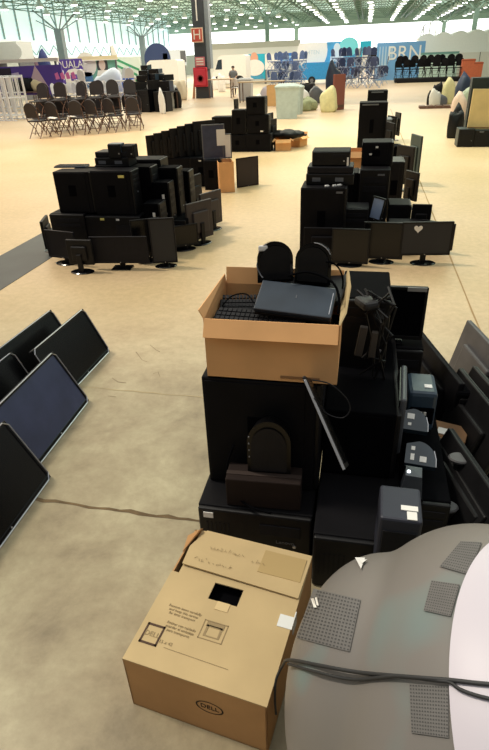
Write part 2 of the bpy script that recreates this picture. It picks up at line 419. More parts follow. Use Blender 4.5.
t = thing('hydrant_sign', 'square red and white sign with letter H high on the column', 'sign', (cx - .08, cy - .5, 3.0))
b = BM(); bx(b, -.36, .36, -.04, .03, 0, .75, .01); obj('plate', b, mat('cream_sign', (240, 214, 196), .6), t)
b = BM(); bx(b, -.31, .31, -.05, -.039, .05, .7); obj('red_field', b, mat('sign_red', (200, 84, 72), .6), t)
text('H', .72, PAP, t, Matrix.Translation((0, -.052, .375)) @ FRONT, 'letter')

# round high-bay lamps
LAMP = mat('lamp_glow', (252, 255, 252), .4, emit=6)
proto = thing('ceiling_light', 'round glowing high-bay lamp hung under the green roof frame', 'light', (0, 0, 0), group='high-bay lamps under the roof')
b = BM(); lathe(b, [(.09, .55), (.12, .45), (.34, .12), (.36, 0), (.33, 0), (.1, .4)], 12); obj('reflector', b, mat('lamp_shell', (196, 204, 200), .5), proto)
b = BM(); lathe(b, [(.32, .03), (.27, -.05), (0, -.08)], 12); obj('diffuser', b, LAMP, proto)
b = BM(); tube(b, [(0, 0, .5), (0, 0, 1.0)], .02, 4); obj('hanger', b, STEELG, proto)
spots = []
def inview(p):
    v = Vector(p) - CO; w = v.dot(CF); x = 244.5 + f_px * v.dot(CR) / w; y = 375 - f_px * v.dot(CU) / w
    return -3 < x < 492 and -3 < y < 60
for gx in (-33, -29.5, -26, -22.5, -19, -15.5, -12, -6.8, -3.9, -.1, 3.3, 7.0, 10.4, 14.2):
    step = 4.2 if gx > -8 else 7.5
    y = 46 + (gx * 1.7) % 3
    while y < 108:
        if inview((gx, y, ZC - .4)): spots.append((gx, y))
        y += step
for i, (x, y) in enumerate(spots[:290]):
    o = proto if i == 0 else dup(proto); o.location = (x + random.uniform(-.1, .1), y, ZC - .55)

# ================================================================== LIGHT
SC.view_settings.view_transform = 'Standard'; SC.view_settings.look = 'None'; SC.view_settings.exposure = 0
w = bpy.data.worlds.new('w'); SC.world = w; w.use_nodes = True; bg = w.node_tree.nodes['Background']
nt = w.node_tree; tc = nt.nodes.new('ShaderNodeTexCoord'); sp = nt.nodes.new('ShaderNodeSeparateXYZ'); nt.links.new(tc.outputs['Generated'], sp.inputs[0])
ad = nt.nodes.new('ShaderNodeMath'); ad.operation = 'MULTIPLY_ADD'; ad.inputs[1].default_value = .22; nt.links.new(sp.outputs['Y'], ad.inputs[0]); nt.links.new(sp.outputs['Z'], ad.inputs[2])
mr = nt.nodes.new('ShaderNodeValToRGB'); e = mr.color_ramp.elements
e[0].position = .12; e[0].color = (.035, .035, .04, 1); e[1].position = .75; e[1].color = (.94, .97, .93, 1)
nt.links.new(ad.outputs[0], mr.inputs[0]); nt.links.new(mr.outputs[0], bg.inputs[0]); bg.inputs[1].default_value = .86
def area(nm, loc, size, energy, rgb, sy=None, target=None):
    l = bpy.data.lights.new(nm, 'AREA'); l.shape = 'RECTANGLE'; l.size = size; l.size_y = sy or size; l.energy = energy; l.color = lin([v / 255 for v in rgb])
    o = bpy.data.objects.new(nm, l); COL.objects.link(o); o.location = loc
    if target: o.rotation_euler = (Vector(target) - Vector(loc)).to_track_quat('-Z', 'Y').to_euler()
    return o
s = bpy.data.lights.new('sun', 'SUN'); s.energy = 2.1; s.angle = radians(6); s.color = lin((1, .96, .88)); so = bpy.data.objects.new('sun', s); COL.objects.link(so)
so.rotation_euler = Vector((.62, -.1, -1)).to_track_quat('-Z', 'Y').to_euler()
area('roof_fill', (-4, 18, 6.9), 14, 900, (255, 240, 205), 12)  # unseen warm fill added over the middle floor
area('roof_fill.003', (2.5, 15, 6.8), 9, 420, (205, 255, 222), 10)  # unseen mint fill added for the pale glow on the right floor
area('roof_fill.004', (-11, 13, 6.8), 9, 420, (255, 205, 150), 10)  # unseen orange fill added to warm the left floor
area('roof_fill.001', (-10, 45, 6.6), 30, 4200, (255, 238, 215), 22)
area('roof_fill.002', (-8, 78, 6.2), 50, 9000, (255, 240, 225), 30)

# ================================================================== MAIN STACK IN THE FOREGROUND
# low pair of cases on the floor
computer('black computer case at the foot of the tall stack, white label at its left', -.62, -.10, 1.74, 2.16, 0, .27, look='front', sticker=[(-.40, .86, .045, .03, PAP)], flat=True)
t = computer('black computer lying beside the bottom case, mostly hidden behind the taped carton', -.09, .275, 1.62, 2.2, 0, .30, look='front')
computer('tall black computer case standing directly under the open cardboard box', -.605, -.115, 1.90, 2.34, .271, .845, m=BLK2, name='computer_tower')
computer('black computer tower beside the one under the open box, behind a leaning thin laptop', -.085, .225, 2.0, 2.41, .302, .66, m=DEEP, name='computer_tower')
# maker's name on the lower case front (tiny silver letters)
tt = bpy.data.objects['desktop_computer']
text('Lenovo', .028, GRY, tt, Matrix.Translation((.14, -.2365, .115)) @ FRONT, 'maker_lettering')
# dark carton and hood standing on the ledge of the lower case
t = thing('carton', 'dark brown carton set on the ledge below the round-topped black hood', 'box', (-.325, 1.80, .271), .04)
b = BM(); bx(b, -.165, .165, -.045, .07, 0, .155, .006); obj('box_body', b, BRNB, t)
b = BM(); bx(b, -.165, .165, -.012, -.008 + .02, .154, .158); obj('lid_seam', b, mat('brown_seam', (48, 34, 28), .8), t)
t = thing('speaker_hood', 'round-topped glossy black hood leaning on the tall case above a dark carton', 'speaker', (-.305, 1.845, .43), .05)
def arch(b, w, h, y0, y1, z0, n=16, taper=.85, mtx=None):
    pts = [(-w / 2, z0), (-w / 2 * .99, z0 + h * .55)] + [(-w / 2 * cos(pi * k / n) * 1.0, z0 + h * .55 + h * .45 * sin(pi * k / n)) for k in range(1, n)] + [(w / 2 * .99, z0 + h * .55), (w / 2, z0)]
    A = [b.verts.new((x, y0, z)) for x, z in pts]; c = sum(x for x, z in pts) / len(pts); cz = z0 + h * .45
    Bv = [b.verts.new((c + (x - c) * taper, y1, cz + (z - cz) * taper)) for x, z in pts]
    b.faces.new(A); b.faces.new(Bv[::-1])
    for i in range(len(pts)):
        j = (i + 1) % len(pts); b.faces.new([A[i], Bv[i], Bv[j], A[j]])
    vs = A + Bv
    if mtx: bmesh.ops.transform(b, matrix=mtx, verts=vs)
b = BM(); arch(b, .19, .27, -.03, .045, 0); obj('housing', b, mat('worn_gloss_black', (14, 13, 15), .35, spec=.3), t)
b = BM(); arch(b, .155, .23, -.036, -.028, .01); obj('grille', b, BLK3, t)
for k in range(4):
  b = BM(); bx(b, -.088, -.083, -.034, -.029, .08 + k * .035, .086 + k * .035); obj('control_dot', b, mat('dim_silver', (120, 120, 125), .4), t)
cable('thin black cable looping beside the black hood', [(-.47, 1.87, .52), (-.50, 1.85, .42), (-.49, 1.82, .33), (-.40, 1.74, .30), (-.28, 1.70, .30)], .005)
# thin panel leaning across, seen nearly edge-on
t = thing('laptop', 'thin dark laptop with a silver edge leaning against the black tower', 'laptop', (0, 0, 0))
p0 = D(302, 377, 1.66); p1 = D(346, 469, 1.56); up = p0 - p1; L_ = up.length
vr = ray(325, 425).normalized()
orient(t, p1, vr + CR * .12, up)
b = BM(); bx(b, 0, .17, 0, .014, 0, L_, .005); obj('lid', b, BLK, t)
b = BM(); bx(b, -.003, .003, .002, .012, .0, L_ * .96, .001); obj('silver_edge', b, mat('silver_dull', (150, 150, 154), .35, metal=.5), t)
b = BM(); bx(b, .01, .16, -.002, .001, .02, L_ - .02); obj('screen', b, SCR, t)
cable('thin grey cable looped behind the leaning silver-edged panel', [D(312, 380, 1.70), D(330, 384, 1.70), D(346, 398, 1.70), D(350, 410, 1.7), D(342, 418, 1.7), D(326, 413, 1.7), D(314, 398, 1.7)], .0025, BLK3)

# the open carton of keyboards
ob = carton('open tan cardboard box full of keyboards on top of the tall stack', -.575, -.035, 1.90, 2.30, .847, 1.115, flaps=(1, 0, 1, 0), m=CARD, fl=.075)
# its side flaps: left one pushed outward, right one standing up, torn
b = BM(); poly(b, [(-.27, -.2, .268), (-.27, .2, .268), (-.272, .19, .315), (-.292, -.19, .30)]); s_ = obj('flap', b, CARD, ob)
so2 = s_.modifiers.new('s', 'SOLIDIFY'); so2.thickness = .005
b = BM(); poly(b, [(.27, -.2, .268), (.27, .2, .268), (.285, .21, .35), (.30, .05, .33), (.29, -.12, .285)]); s_ = obj('flap', b, CARDL, ob)
so2 = s_.modifiers.new('s', 'SOLIDIFY'); so2.thickness = .006
b = BM(); bx(b, .04, .20, -.199, -.201 - .003, .02, .03); obj('scuff_mark', b, CARDD, ob)
keyboard('black keyboard lying at the front inside the open tan box', (-.37, 1.975, 1.06), -.06, .38, .13, tx=.25)
keyboard('black keyboard under the first one inside the open tan box', (-.30, 2.02, 1.035), .02, .46, .14, tx=.12)
keyboard('black keyboard propped along the left inside the open tan box', (-.42, 2.12, 1.06), .15, .28, .12, tx=.35)
# filler under the keyboards so they rest on something real
t = thing('computer_parts', 'dark pile of computer parts filling the open tan box', 'electronics', (-.305, 2.1, .853))
b = BM(); bx(b, -.255, .255, -.185, .185, 0, .14, .01); bx(b, -.2, .1, -.12, .1, .13, .17, .01, Matrix.Rotation(.2, 4, 'Z')); obj('parts', b, DEEP, t)
t = thing('laptop', 'closed blue-black laptop propped on the keyboards in the open box', 'laptop')
pa, pb, pc = D(253, 308, 1.98), D(331, 318, 1.96), D(257, 279, 2.14)
orient(t, pa, pb - pa, pc - pa)
Wl = (pb - pa).length; Hl = (pc - pa).length
b = BM(); bx(b, 0, Wl, 0, .022, 0, Hl, .006); obj('lid', b, mat('laptop_blue_black', (40, 50, 62), .38, noise=.3, nscale=6), t)
b = BM(); bx(b, 0, Wl, .022, .035, 0, Hl, .004); obj('base', b, BLK, t)
b = BM(); bx(b, Wl * .96, Wl * .97, -.002, .001, Hl * .1, Hl * .8); obj('silver_edge', b, SLV, t)
b = BM(); bx(b, Wl * .5, Wl * .51, -.0015, .001, Hl * .5, Hl * .6); obj('lid_scratch', b, GRY, t)
t = thing('flat_panel', 'flat black panel lying behind the laptop at the right of the open box', 'panel', (-.125, 2.22, 1.125)); t.rotation_euler = (.15, -.05, -.15)
b = BM(); bx(b, -.17, .10, -.12, .12, 0, .025, .006); obj('panel', b, BLK3, t)
def hood(label, loc, rz, tx, light):
    t = thing('speaker_hood', label, 'speaker', loc, rz); t.rotation_euler = (tx, 0, rz)
    b = BM(); arch(b, .155, .175, -.02, .09, 0, taper=.8); obj('housing', b, GLS, t)
    b = BM(); arch(b, .13, .145, -.026, -.018, .012); obj('grille', b, BLK, t)
    b = BM()
    n = 14; pts = [(-.0775 * cos(pi * k / n), -.02, .0963 + .0787 * sin(pi * k / n)) for k in range(light[0], light[1])]
    tube(b, pts, .0022, 6); obj('edge_trim', b, mat('silver_dull', (150, 150, 154), .35, metal=.5), t)
    return t
hp1 = D(275, 281, 2.22); hp2 = D(313, 283, 2.22)
h1 = hood('glossy black round-topped hood at the left, standing behind the laptop', hp1, .25, -.1, (2, 6))
h2 = hood('glossy black round-topped hood at the right, standing behind the laptop', hp2, -.1, -.1, (7, 13))
b = BM(); bx(b, -.07, -.03, -.024, -.012, .135, .16, .006); obj('white_corner', b, WHT, h1)
cable('thin cable hanging at the left of the round-topped hoods', [D(259, 258, 2.2), D(257, 266, 2.19), D(260, 274, 2.18), D(263, 278, 2.17)], .003, GRY)
cable('black cable arching at the right of the round-topped hoods', [D(326, 262, 2.2), D(333, 263, 2.2), D(340, 270, 2.2), D(343, 282, 2.2), D(341, 296, 2.18)], .004)
cable('black cable draped over the laptop edge in the open box', [D(288, 276, 2.12), D(305, 272, 2.14), D(322, 276, 2.12), D(334, 284, 2.08), D(339, 298, 2.05), D(338, 314, 2.02)], .005)
cable('thin cable curled over the keyboards at the left of the open box', [D(222, 306, 2.1), D(232, 296, 2.12), D(246, 294, 2.1), D(254, 303, 2.0)], .003)

# taped kraft carton on the floor in front
z1 = .27
FL, FR, BR_, BL_ = G(127, 657, z1), G(276, 706, z1), G(307, 560, z1), G(180, 528, z1)
t = thing('cardboard_box', 'large taped kraft carton with printed marks on the floor in the foreground', 'box', (0, 0, 0))
c0 = (FL + FR + BR_ + BL_) / 4; ux = ((FR - FL) + (BR_ - BL_)).normalized(); uy = Vector((-ux.y, ux.x, 0)); W2 = .255; D2 = (BL_ - FL).length / 2 + .01
ang = atan2(ux.y, ux.x); t.location = (c0.x + .012, c0.y, 0); t.rotation_euler = (0, 0, ang)
print('BOX', c0, degrees(ang), W2, D2, (FR - FL).length, (BR_ - BL_).length)
h = z1; k = .006
b = BM(); bx(b, -W2, W2, -D2, -D2 + k, 0, h - .002); bx(b, -W2, W2, D2 - k, D2, 0, h - .002); bx(b, -W2, -W2 + k, -D2, D2, 0, h - .002); bx(b, W2 - k, W2, -D2, D2, 0, h - .002); bx(b, -W2, W2, -D2, D2, 0, k)
obj('box_body', b, CARDF, t)
hx0, hx1, hy0, hy1 = -.07, .045, .0, .075     # dark hand hole in the lid
b = BM()
bx(b, -W2, hx0, -D2, hy1 + .0, h - .002, h + .003); bx(b, hx1, W2, -D2, hy1, h - .002, h + .003); bx(b, hx0, hx1, -D2, hy0, h - .002, h + .003); bx(b, -W2 + .03, W2, hy1, D2, h - .002, h + .003)
obj('front_flap', b, CARDL, t)
b = BM()
V = [(-W2 + .03, hy1 + .035, h + .012), (W2 - .004, hy1 + .02, h + .008), (W2, D2, h + .004), (-W2 + .055, D2, h + .004), (-W2 + .02, D2 - .1, h + .006)]
poly(b, V); fo = obj('rear_flap', b, CARDL, t); md = fo.modifiers.new('s', 'SOLIDIFY'); md.thickness = .005
b = BM(); poly(b, [(-W2, D2 - .13, h + .004), (-W2 + .035, D2 - .02, h + .035), (-W2 + .03, D2 + .01, h + .005), (-W2 - .012, D2 - .05, h + .01)]); fo = obj('torn_flap', b, CARDF, t); md = fo.modifiers.new('s', 'SOLIDIFY'); md.thickness = .004
b = BM(); bx(b, -W2 + .008, W2 - .008, hy0 - .02, D2 - .01, h - .05, h - .045); obj('hole_shade_sheet', b, DEEP, t)  # black sheet standing in for the shade inside the carton
zt = h + .0042; TOP = lambda x, y, r=0, z=zt: Matrix.Translation((x, y, z)) @ Matrix.Rotation(r, 4, 'Z')
b = BM(); q = .034; fx, fy = -.20, -.195
for a in ((-q, q, -q, -q + .007), (-q, q, q - .007, q), (-q, -q + .007, -q, q), (q - .007, q, -q, q)): bx(b, fx + a[0], fx + a[1], fy + a[2] * 1.15, fy + a[3] * 1.15, zt - .001, zt + .0004)
obj('square_mark', b, mat('dark_brown_ink', (74, 52, 36), .8), t)
text('DELL', .026, INKL, t, TOP(fx, fy), 'mark_lettering')
for i, (x, y, s, tx) in enumerate([(-.13, -.085, .014, 'Remove items carefully\nand keep this carton\nfor later transport'), (-.115, -.15, .014, 'Retirar con cuidado\nguardar el embalaje\npara transporte')]):
    text(tx, s, INKL, t, TOP(x, y, -.03), 'fine_print')
text('15 x 42', .017, INKL, t, TOP(-.14, -.21), 'fine_print'); text('-------------------------------------', .02, INKL, t, TOP(-.02, -.228, -.02), 'fine_print')
b = BM()
for a in ((-.045, .045, -.037, -.034), (-.045, .045, .034, .037), (-.045, -.042, -.037, .037), (.042, .045, -.037, .037), (-.03, .03, -.024, -.020), (-.03, .03, .016, .02), (-.03, -.022, -.02, .02), (.022, .03, -.02, .02)):
    bx(b, .0 + a[0], .0 + a[1], -.12 + a[2], -.12 + a[3], zt - .001, zt + .0004)
obj('symbol_frame', b, INKL, t)
b = BM(); bx(b, -.033, .033, -.107, -.087, zt - .001, zt + .0004); obj('symbol_bar', b, INKL, t)
# handwriting, upside down on the rear flap
def scrawl(x, y, w_, rows, seed, z):
    rnd = random.Random(seed); b = BM(); px = x
    while px < x + w_:
        hgt = rnd.uniform(.014, .022); n = rnd.choice((2, 3, 3, 4)); pts = [Vector((px + rnd.uniform(0, .013), y + rnd.uniform(0, hgt), z)) for _ in range(n)]
        tube(b, pts, .0009, 4); px += rnd.uniform(.012, .018)
    return b
obj('handwriting', scrawl(-.15, hy1 + .135, .14, 1, 3, h + .0165), INKL, t); obj('handwriting', scrawl(-.19, hy1 + .065, .16, 1, 5, h + .0175), INKL, t)
obj('handwriting', scrawl(.03, hy1 + .12, .05, 1, 9, h + .0165), INKL, t)
b = BM(); bx(b, .205, W2 + .004, -.03, .02, zt - .001, zt + .001); bx(b, W2, W2 + .004, -.005, .045, h - .06, zt); obj('clear_tape', b, mat('shiny_tape', (224, 224, 220), .15, spec=.8), t)
b = BM(); bx(b, -.03, .02, -.035, -.0, zt - .001, zt + .001); obj('brown_tape', b, mat('brown_tape', (206, 180, 132), .4), t)
b = BM(); bx(b, .07, .24, hy1 + .09, D2 - .03, h + .008, h + .0135); obj('damp_patch', b, mat('kraft_patch', (176, 150, 102), .85), t)
b = BM()   # oval with the maker's word on the front face
n = 40; yy = -D2 - .001
for kk in range(n):
    a0, a1 = 2 * pi * kk / n, 2 * pi * (kk + 1) / n; ox, oz, ra, rb = .055, .155, .05, .032
    P = [(ox + cos(a) * ra * s_, yy, oz + sin(a) * rb * s_) for a, s_ in ((a0, 1), (a1, 1), (a1, .88), (a0, .88))]; poly(b, P)
obj('oval_emblem', b, INK, t); text('DELL', .03, INK, t, Matrix.Translation((.055, yy, .155)) @ FRONT, 'emblem_lettering')

# ================================================================== ROUND GREY HOUSING
def isect(px, py, C, S):                     # where a line of sight meets an ellipsoid
    d = ray(px, py); o = CO - C; o = Vector((o.x / S.x, o.y / S.y, o.z / S.z)); e = Vector((d.x / S.x, d.y / S.y, d.z / S.z))
    a = e.dot(e); bq = 2 * o.dot(e); c = o.dot(o) - 1; disc = bq * bq - 4 * a * c
    if disc < 0:
        if disc < -.12 * a * abs(c): return None
        disc = 0
    return CO + d * ((-bq - sqrt(disc)) / (2 * a))
CA = G(385, 706, .42); SA = Vector((.28, .385, .43))
CB = G(488, 742, .52); SB = Vector((.40, .53, .52))
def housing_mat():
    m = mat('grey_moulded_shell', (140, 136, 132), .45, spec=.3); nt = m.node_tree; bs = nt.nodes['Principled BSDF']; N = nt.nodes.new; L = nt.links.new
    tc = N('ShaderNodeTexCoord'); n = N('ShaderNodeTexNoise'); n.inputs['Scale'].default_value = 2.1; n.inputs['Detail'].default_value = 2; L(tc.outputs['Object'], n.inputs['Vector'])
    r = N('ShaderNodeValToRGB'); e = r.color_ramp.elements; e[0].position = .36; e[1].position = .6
    e[0].color = (*lin((.47, .45, .43)), 1); e[1].color = (*lin((.43, .55, .55)), 1); k = e.new(.5); k.color = (*lin((.485, .465, .45)), 1)  # teal stop paints teal reflections and translucency into the shell colour
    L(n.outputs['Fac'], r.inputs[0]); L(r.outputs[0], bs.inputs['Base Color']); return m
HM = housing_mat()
t = thing('round_housing', 'big rounded grey plastic housing with vent patches and a white cap, bottom right', 'appliance', (CA.x, CA.y, 0))
CAo = Vector((CA.x, CA.y, SA.z)); CBo = Vector((CB.x, CB.y, SB.z))
def ell(b, C, S, keep=None, sc=1., n=64, mm=40):
    vs = {}
    def v(i, j):
        i %= n
        key = (i, j) if 0 < j < mm else (0, j)
        if key not in vs:
            a, p = 2 * pi * i / n, pi * j / mm
            vs[key] = b.verts.new(Vector((sin(p) * cos(a) * S.x, sin(p) * sin(a) * S.y, cos(p) * S.z)) * sc + C - t.location)
        return vs[key]
    for i in range(n):
        for j in range(mm):
            q = []
            for x in (v(i, j), v(i + 1, j), v(i + 1, j + 1), v(i, j + 1)):
                if x not in q: q.append(x)
            b.faces.new(q)
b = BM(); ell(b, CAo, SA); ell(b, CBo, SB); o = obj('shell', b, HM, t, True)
o['label'] = 'grey two-lobed plastic shell'
rm = o.modifiers.new('r', 'REMESH'); rm.mode = 'VOXEL'; rm.voxel_size = .014; rm.use_smooth_shade = True
sm = o.modifiers.new('s', 'SMOOTH'); sm.iterations = 14; sm.factor = .5
# the white cap: the part of the main lobe beyond a plane
P3 = [isect(*p, CBo, SB) for p in ((484, 552), (452, 655), (457, 748))]
print('cap', P3)
nrm = (P3[1] - P3[0]).cross(P3[2] - P3[0]).normalized()
if nrm.x < 0: nrm = -nrm
b = BM(); ell(b, CBo, SB, sc=1.012, n=128, mm=90)
bmesh.ops.bisect_plane(b, geom=list(b.verts) + list(b.edges) + list(b.faces), plane_co=P3[0] - t.location, plane_no=nrm, clear_inner=True)
cap = obj('cap', b, mat('white_cap', (206, 198, 208), .45, noise=.02, nscale=2), t, True); cap['label'] = 'smooth white end cap'
def onshell(px, py, off=.006):
    best = None
    for C, S in ((CAo, SA), (CBo, SB)):
        p = isect(px, py, C, S)
        if p and (best is None or (p - CO).length < (best[0] - CO).length):
            d = p - C; nn = Vector((d.x / S.x ** 2, d.y / S.y ** 2, d.z / S.z ** 2)).normalized(); best = (p, nn)
    return (best[0] + best[1] * off, best[1]) if best else None
VENT = mat('vent_mesh', (108, 105, 103), .7, noise=.05, nscale=20); HOLE = mat('vent_hole', (72, 70, 70), .8)
def patch(c, n):
    def P(u, v, off):
        x = (c[0][0] * (1 - u) + c[1][0] * u) * (1 - v) + (c[3][0] * (1 - u) + c[2][0] * u) * v
        y = (c[0][1] * (1 - u) + c[1][1] * u) * (1 - v) + (c[3][1] * (1 - u) + c[2][1] * u) * v
        r = onshell(x, y, off); return r[0] - t.location
    b = BM(); m = 10; g = [[b.verts.new(P(i / m, j / m, .0022)) for j in range(m + 1)] for i in range(m + 1)]
    for i in range(m):
        for j in range(m): b.faces.new([g[i][j], g[i + 1][j], g[i + 1][j + 1], g[i][j + 1]])
    v = obj('vent_patch', b, VENT, t, True)
    b = BM()
    for i in range(n):
        for j in range(n):
            u0, u1, v0, v1 = (i + .25) / n, (i + .75) / n, (j + .3) / n, (j + .7) / n
            poly(b, [P(u0, v0, .003), P(u1, v0, .003), P(u1, v1, .003), P(u0, v1, .003)])
    obj('perforation', b, HOLE, v)
patch([(314, 589), (361, 600), (350, 652), (297, 638)], 15)
patch([(432, 581), (460, 585), (451, 617), (424, 611)], 12)
patch([(461, 542), (482, 543), (468, 575), (440, 567)], 12)
patch([(410, 684), (449, 686), (449, 738), (412, 733)], 14)
r = onshell(362, 563, .004)
b = BM(); q = [onshell(*p, .007)[0] - t.location for p in ((357, 559), (366, 560), (362, 571))]; poly(b, q); poly(b, [onshell(*p, .0075)[0] - t.location for p in ((360, 562), (368, 562), (363, 566))]); obj('white_crescent', b, WHT, t)  # small white crescent on the shell
b = BM(); q = [onshell(*p, .0075)[0] - t.location for p in ((313, 600), (316, 600), (319, 609), (316, 609))]; poly(b, q); q = [onshell(*p, .0075)[0] - t.location for p in ((317, 599), (319, 599), (321, 607), (319, 607))]; poly(b, q); obj('scratch', b, PAP, t)
def wrap(pts): return [onshell(*p, .011)[0] for p in pts if onshell(*p)]
CORDM = mat('dark_cord', (44, 44, 46), .6)
cable('dark cord stretched across the grey housing, its end hanging on the kraft carton', [G(276, 714, .15), G(275, 700, .22), G(276, 680, .29), G(283, 665, .36)] + wrap([(293, 661), (326, 667), (363, 674), (415, 679), (452, 682), (478, 685), (500, 687)]), .0042, CORDM, 'cord', 'cord')
cable('second dark cord twisted just below the first across the grey housing', wrap([(292, 665), (321, 673), (358, 681), (400, 678), (436, 682), (452, 684), (462, 691), (478, 697), (498, 702)]), .0036, CORDM, 'cord', 'cord')

# ================================================================== MONITORS LEANING IN ROWS
def lean(label, top, z, w, up, right, corner='R', **kw):
    """panel standing on its lower edge; its top corner sits at survey point (px,py) at height z"""
    T = G(*top, z) if len(top) == 2 else Vector(top)
    up = Vector(up); right = Vector(right).normalized(); upn = (up - right * up.dot(right))
    hgt = z / upn.z * upn.length; u = upn.normalized()
    t = monitor(label, w, hgt, stand=False, **kw)
    o = T - u * hgt + (-right if corner == 'R' else right) * (w / 2)
    orient(t, o, right, u); return t
SILB = mat('silver_bezel', (120, 120, 126), .3, metal=.4)
RG = Vector((.0, 1, 0))
lean('black monitor with thin silver rim at the left, farthest with a visible right end', (82, 309), .36, .72, (-.15, .06, .33), (.03, 1, 0), rim=GLS, thick=.03)
lean('bluish-reflecting monitor at the left edge lapping over the one in front', (52, 352), .37, .80, (-.17, .05, .34), (-.02, 1, 0), screen=SCRB, rim=GLS, thick=.034, sticker=None)
lean('black monitor with pale rim nearest the camera at the left edge', (-1.79, 2.08, .37), .37, .80, (-.17, .05, .34), (-.02, 1, 0), rim=GLS, thick=.034)
lean('black monitor behind two others at the left, its corner showing above them', (50, 310), .36, .8, (-.15, .06, .33), (.03, 1, 0), rim=GLS, thick=.03)
lean('black monitor at the left edge, only a sliver of its top showing', (11, 352), .36, .7, (-.15, .06, .33), (.03, 1, 0), rim=GLS, thick=.03)
# pale rims on the near ones
def rim_on(t, w, h, y=-.012, r=.004):
    b = BM(); pts = [(-w / 2, y, 0), (-w / 2, y, h - .03), (-w / 2 + .03, y, h), (w / 2 - .03, y, h), (w / 2, y, h - .03), (w / 2, y, .03), (w / 2 - .03, y, 0), (-w / 2, y, 0)]
    tube(b, pts, r, 6); obj('silver_rim', b, SLV, t)
for o in [o for o in SC.objects if o.get('category') == 'monitor' and not o.parent]:
    bs = [c for c in o.children if c.name.startswith('back_shell')][0]; w_ = bs.dimensions.x; xs = [v.co for v in bs.data.vertices]
    rim_on(o, max(v.x for v in xs) * 2, max(v.z for v in xs))
m2 = [o for o in SC.objects if str(o.get('label', '')).startswith('bluish')][0]
b = BM(); bx(b, .402, .409, .0, .03, .16, .30, .002); bx(b, .402, .409, .0, .03, .05, .12, .002); obj('pale_side_cover', b, WHT, m2)

# right-hand leaning row
R_ = (-.28, .96, 0)
lean('dark panel standing right of the black monitor facing us, top edge sloping away', (421, 331), .46, .66, (.03, .05, .45), (-.25, .94, 0), back=False, screen=BLK3, frame=BLK2)
lean('grey-backed monitor at the right edge, tallest of the leaning ones', (470, 320), .46, .62, (.10, 0, .45), (-.22, .96, 0), frame=mat('dim_grey', (74, 72, 74), .5, noise=.2), screen=BLK3)
lean('black monitor with a pale edge leaning at the right edge of the scene', (462, 368), .45, .6, (.14, 0, .42), (-.25, .95, 0), rim=GLS, screen=DEEP)
lean('black monitor second from the right edge among the leaning row', (476, 366), .47, .6, (.14, 0, .42), (-.25, .95, 0), rim=GLS, screen=DEEP)
lean('long dark monitor seen along its edge above the grey housing', (452, 428), .42, .62, (.16, .02, .38), (-.27, .96, 0), screen=DEEP, frame=BLK)
lean('black monitor behind the edge-on one, oval grey emblem on its face', (436, 432), .34, .6, (.20, .03, .32), (-.25, .96, 0), screen=DEEP, frame=BLK)
for (px, py, z, lab) in ((460, 458, .36, 'upper'), (446, 506, .20, 'lower')):
    pass
t = thing('speaker_hood', 'dark block resting between the leaning monitors at the right', 'speaker', (.66, 2.72, .0))
b = BM(); bx(b, -.07, .07, -.09, .09, 0, .42, .02); obj('housing', b, DEEP, t)
b = BM(); bx(b, -.05, .05, -.094, -.088, .05, .38, .01); obj('grille', b, BLK, t)
# brown carton lid with a white tag under the monitors
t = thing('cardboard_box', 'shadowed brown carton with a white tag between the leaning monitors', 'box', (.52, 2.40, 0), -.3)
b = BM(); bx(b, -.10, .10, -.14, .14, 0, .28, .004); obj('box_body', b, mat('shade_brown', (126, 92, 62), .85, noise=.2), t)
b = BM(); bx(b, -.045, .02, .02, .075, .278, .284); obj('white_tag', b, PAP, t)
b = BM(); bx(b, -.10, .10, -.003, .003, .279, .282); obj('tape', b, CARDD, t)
for (px, py, z, lab) in ((460, 458, .40, 'dark disc-shaped monitor foot with grey top beside the edge-on monitor'), (446, 506, .30, 'dark disc-shaped monitor foot just above the grey housing')):
    p = G(px, py, z); t = thing('round_stand', lab, 'stand', p)
    b = BM(); lathe(b, [(.05, -.01), (.052, 0), (.045, .006), (0, .007)], 24, None, 1, .75); obj('disc', b, mat('foot_grey', (74, 72, 74), .5), t)
    b = BM(); bx(b, -.02, .02, -.012, .012, -z, -.008, .004); obj('neck', b, BLK, t)

# ================================================================== CENTRE-RIGHT STACK
computer('black computer tower on the floor behind the tall stack, under the bundle of cables', -.10, .235, 2.45, 2.86, 0, .62, m=DEEP, name='computer_tower')
t = computer('upright black tower topped by a tangle of cables, right of the open box', -.045, .185, 2.42, 2.80, .622, 1.02, m=DEEP, name='computer_tower', look='front')
t = thing('cable_bundle', 'tangle of black cables and grey plugs on top of the upright black tower', 'cables', (.08, 2.34, .92))
b = BM(); rnd = random.Random(2)
for k in range(9):
    P = [(rnd.uniform(-.1, .1), rnd.uniform(-.05, .08), .13 + rnd.uniform(-.02, .06)), (rnd.uniform(-.02, .12), rnd.uniform(-.08, 0), rnd.uniform(.04, .14)), (rnd.uniform(.02, .12), rnd.uniform(-.08, -.02), rnd.uniform(-.16, 0)), (rnd.uniform(-.02, .1), rnd.uniform(-.06, -.03), rnd.uniform(-.3, -.1))]
    tube(b, P, .006, 5)
obj('cables', b, BLK, t)
b = BM(); bx(b, -.035, .0, -.075, -.05, -.13, .02, .004, Matrix.Rotation(.12, 4, 'Y')); bx(b, .02, .05, -.075, -.05, -.13, .0, .004, Matrix.Rotation(.05, 4, 'Y')); obj('grey_plug', b, mat('plug_taupe', (66, 60, 55), .7, noise=.2), t)
b = BM(); bx(b, -.05, .03, -.05, .06, .09, .13, .015, Matrix.Rotation(.5, 4, 'Z')); obj('adapter', b, mat('adapter_grey', (30, 29, 31), .6), t)
t = monitor('black monitor facing the camera with a silver strip at its top right corner', .35, .31, stand=True, drop=.02, base='square', base_r=.07, sticker=(.33, .965, .10, .022, mat('dull_strip', (150, 146, 142), .5)), screen=DEEP)
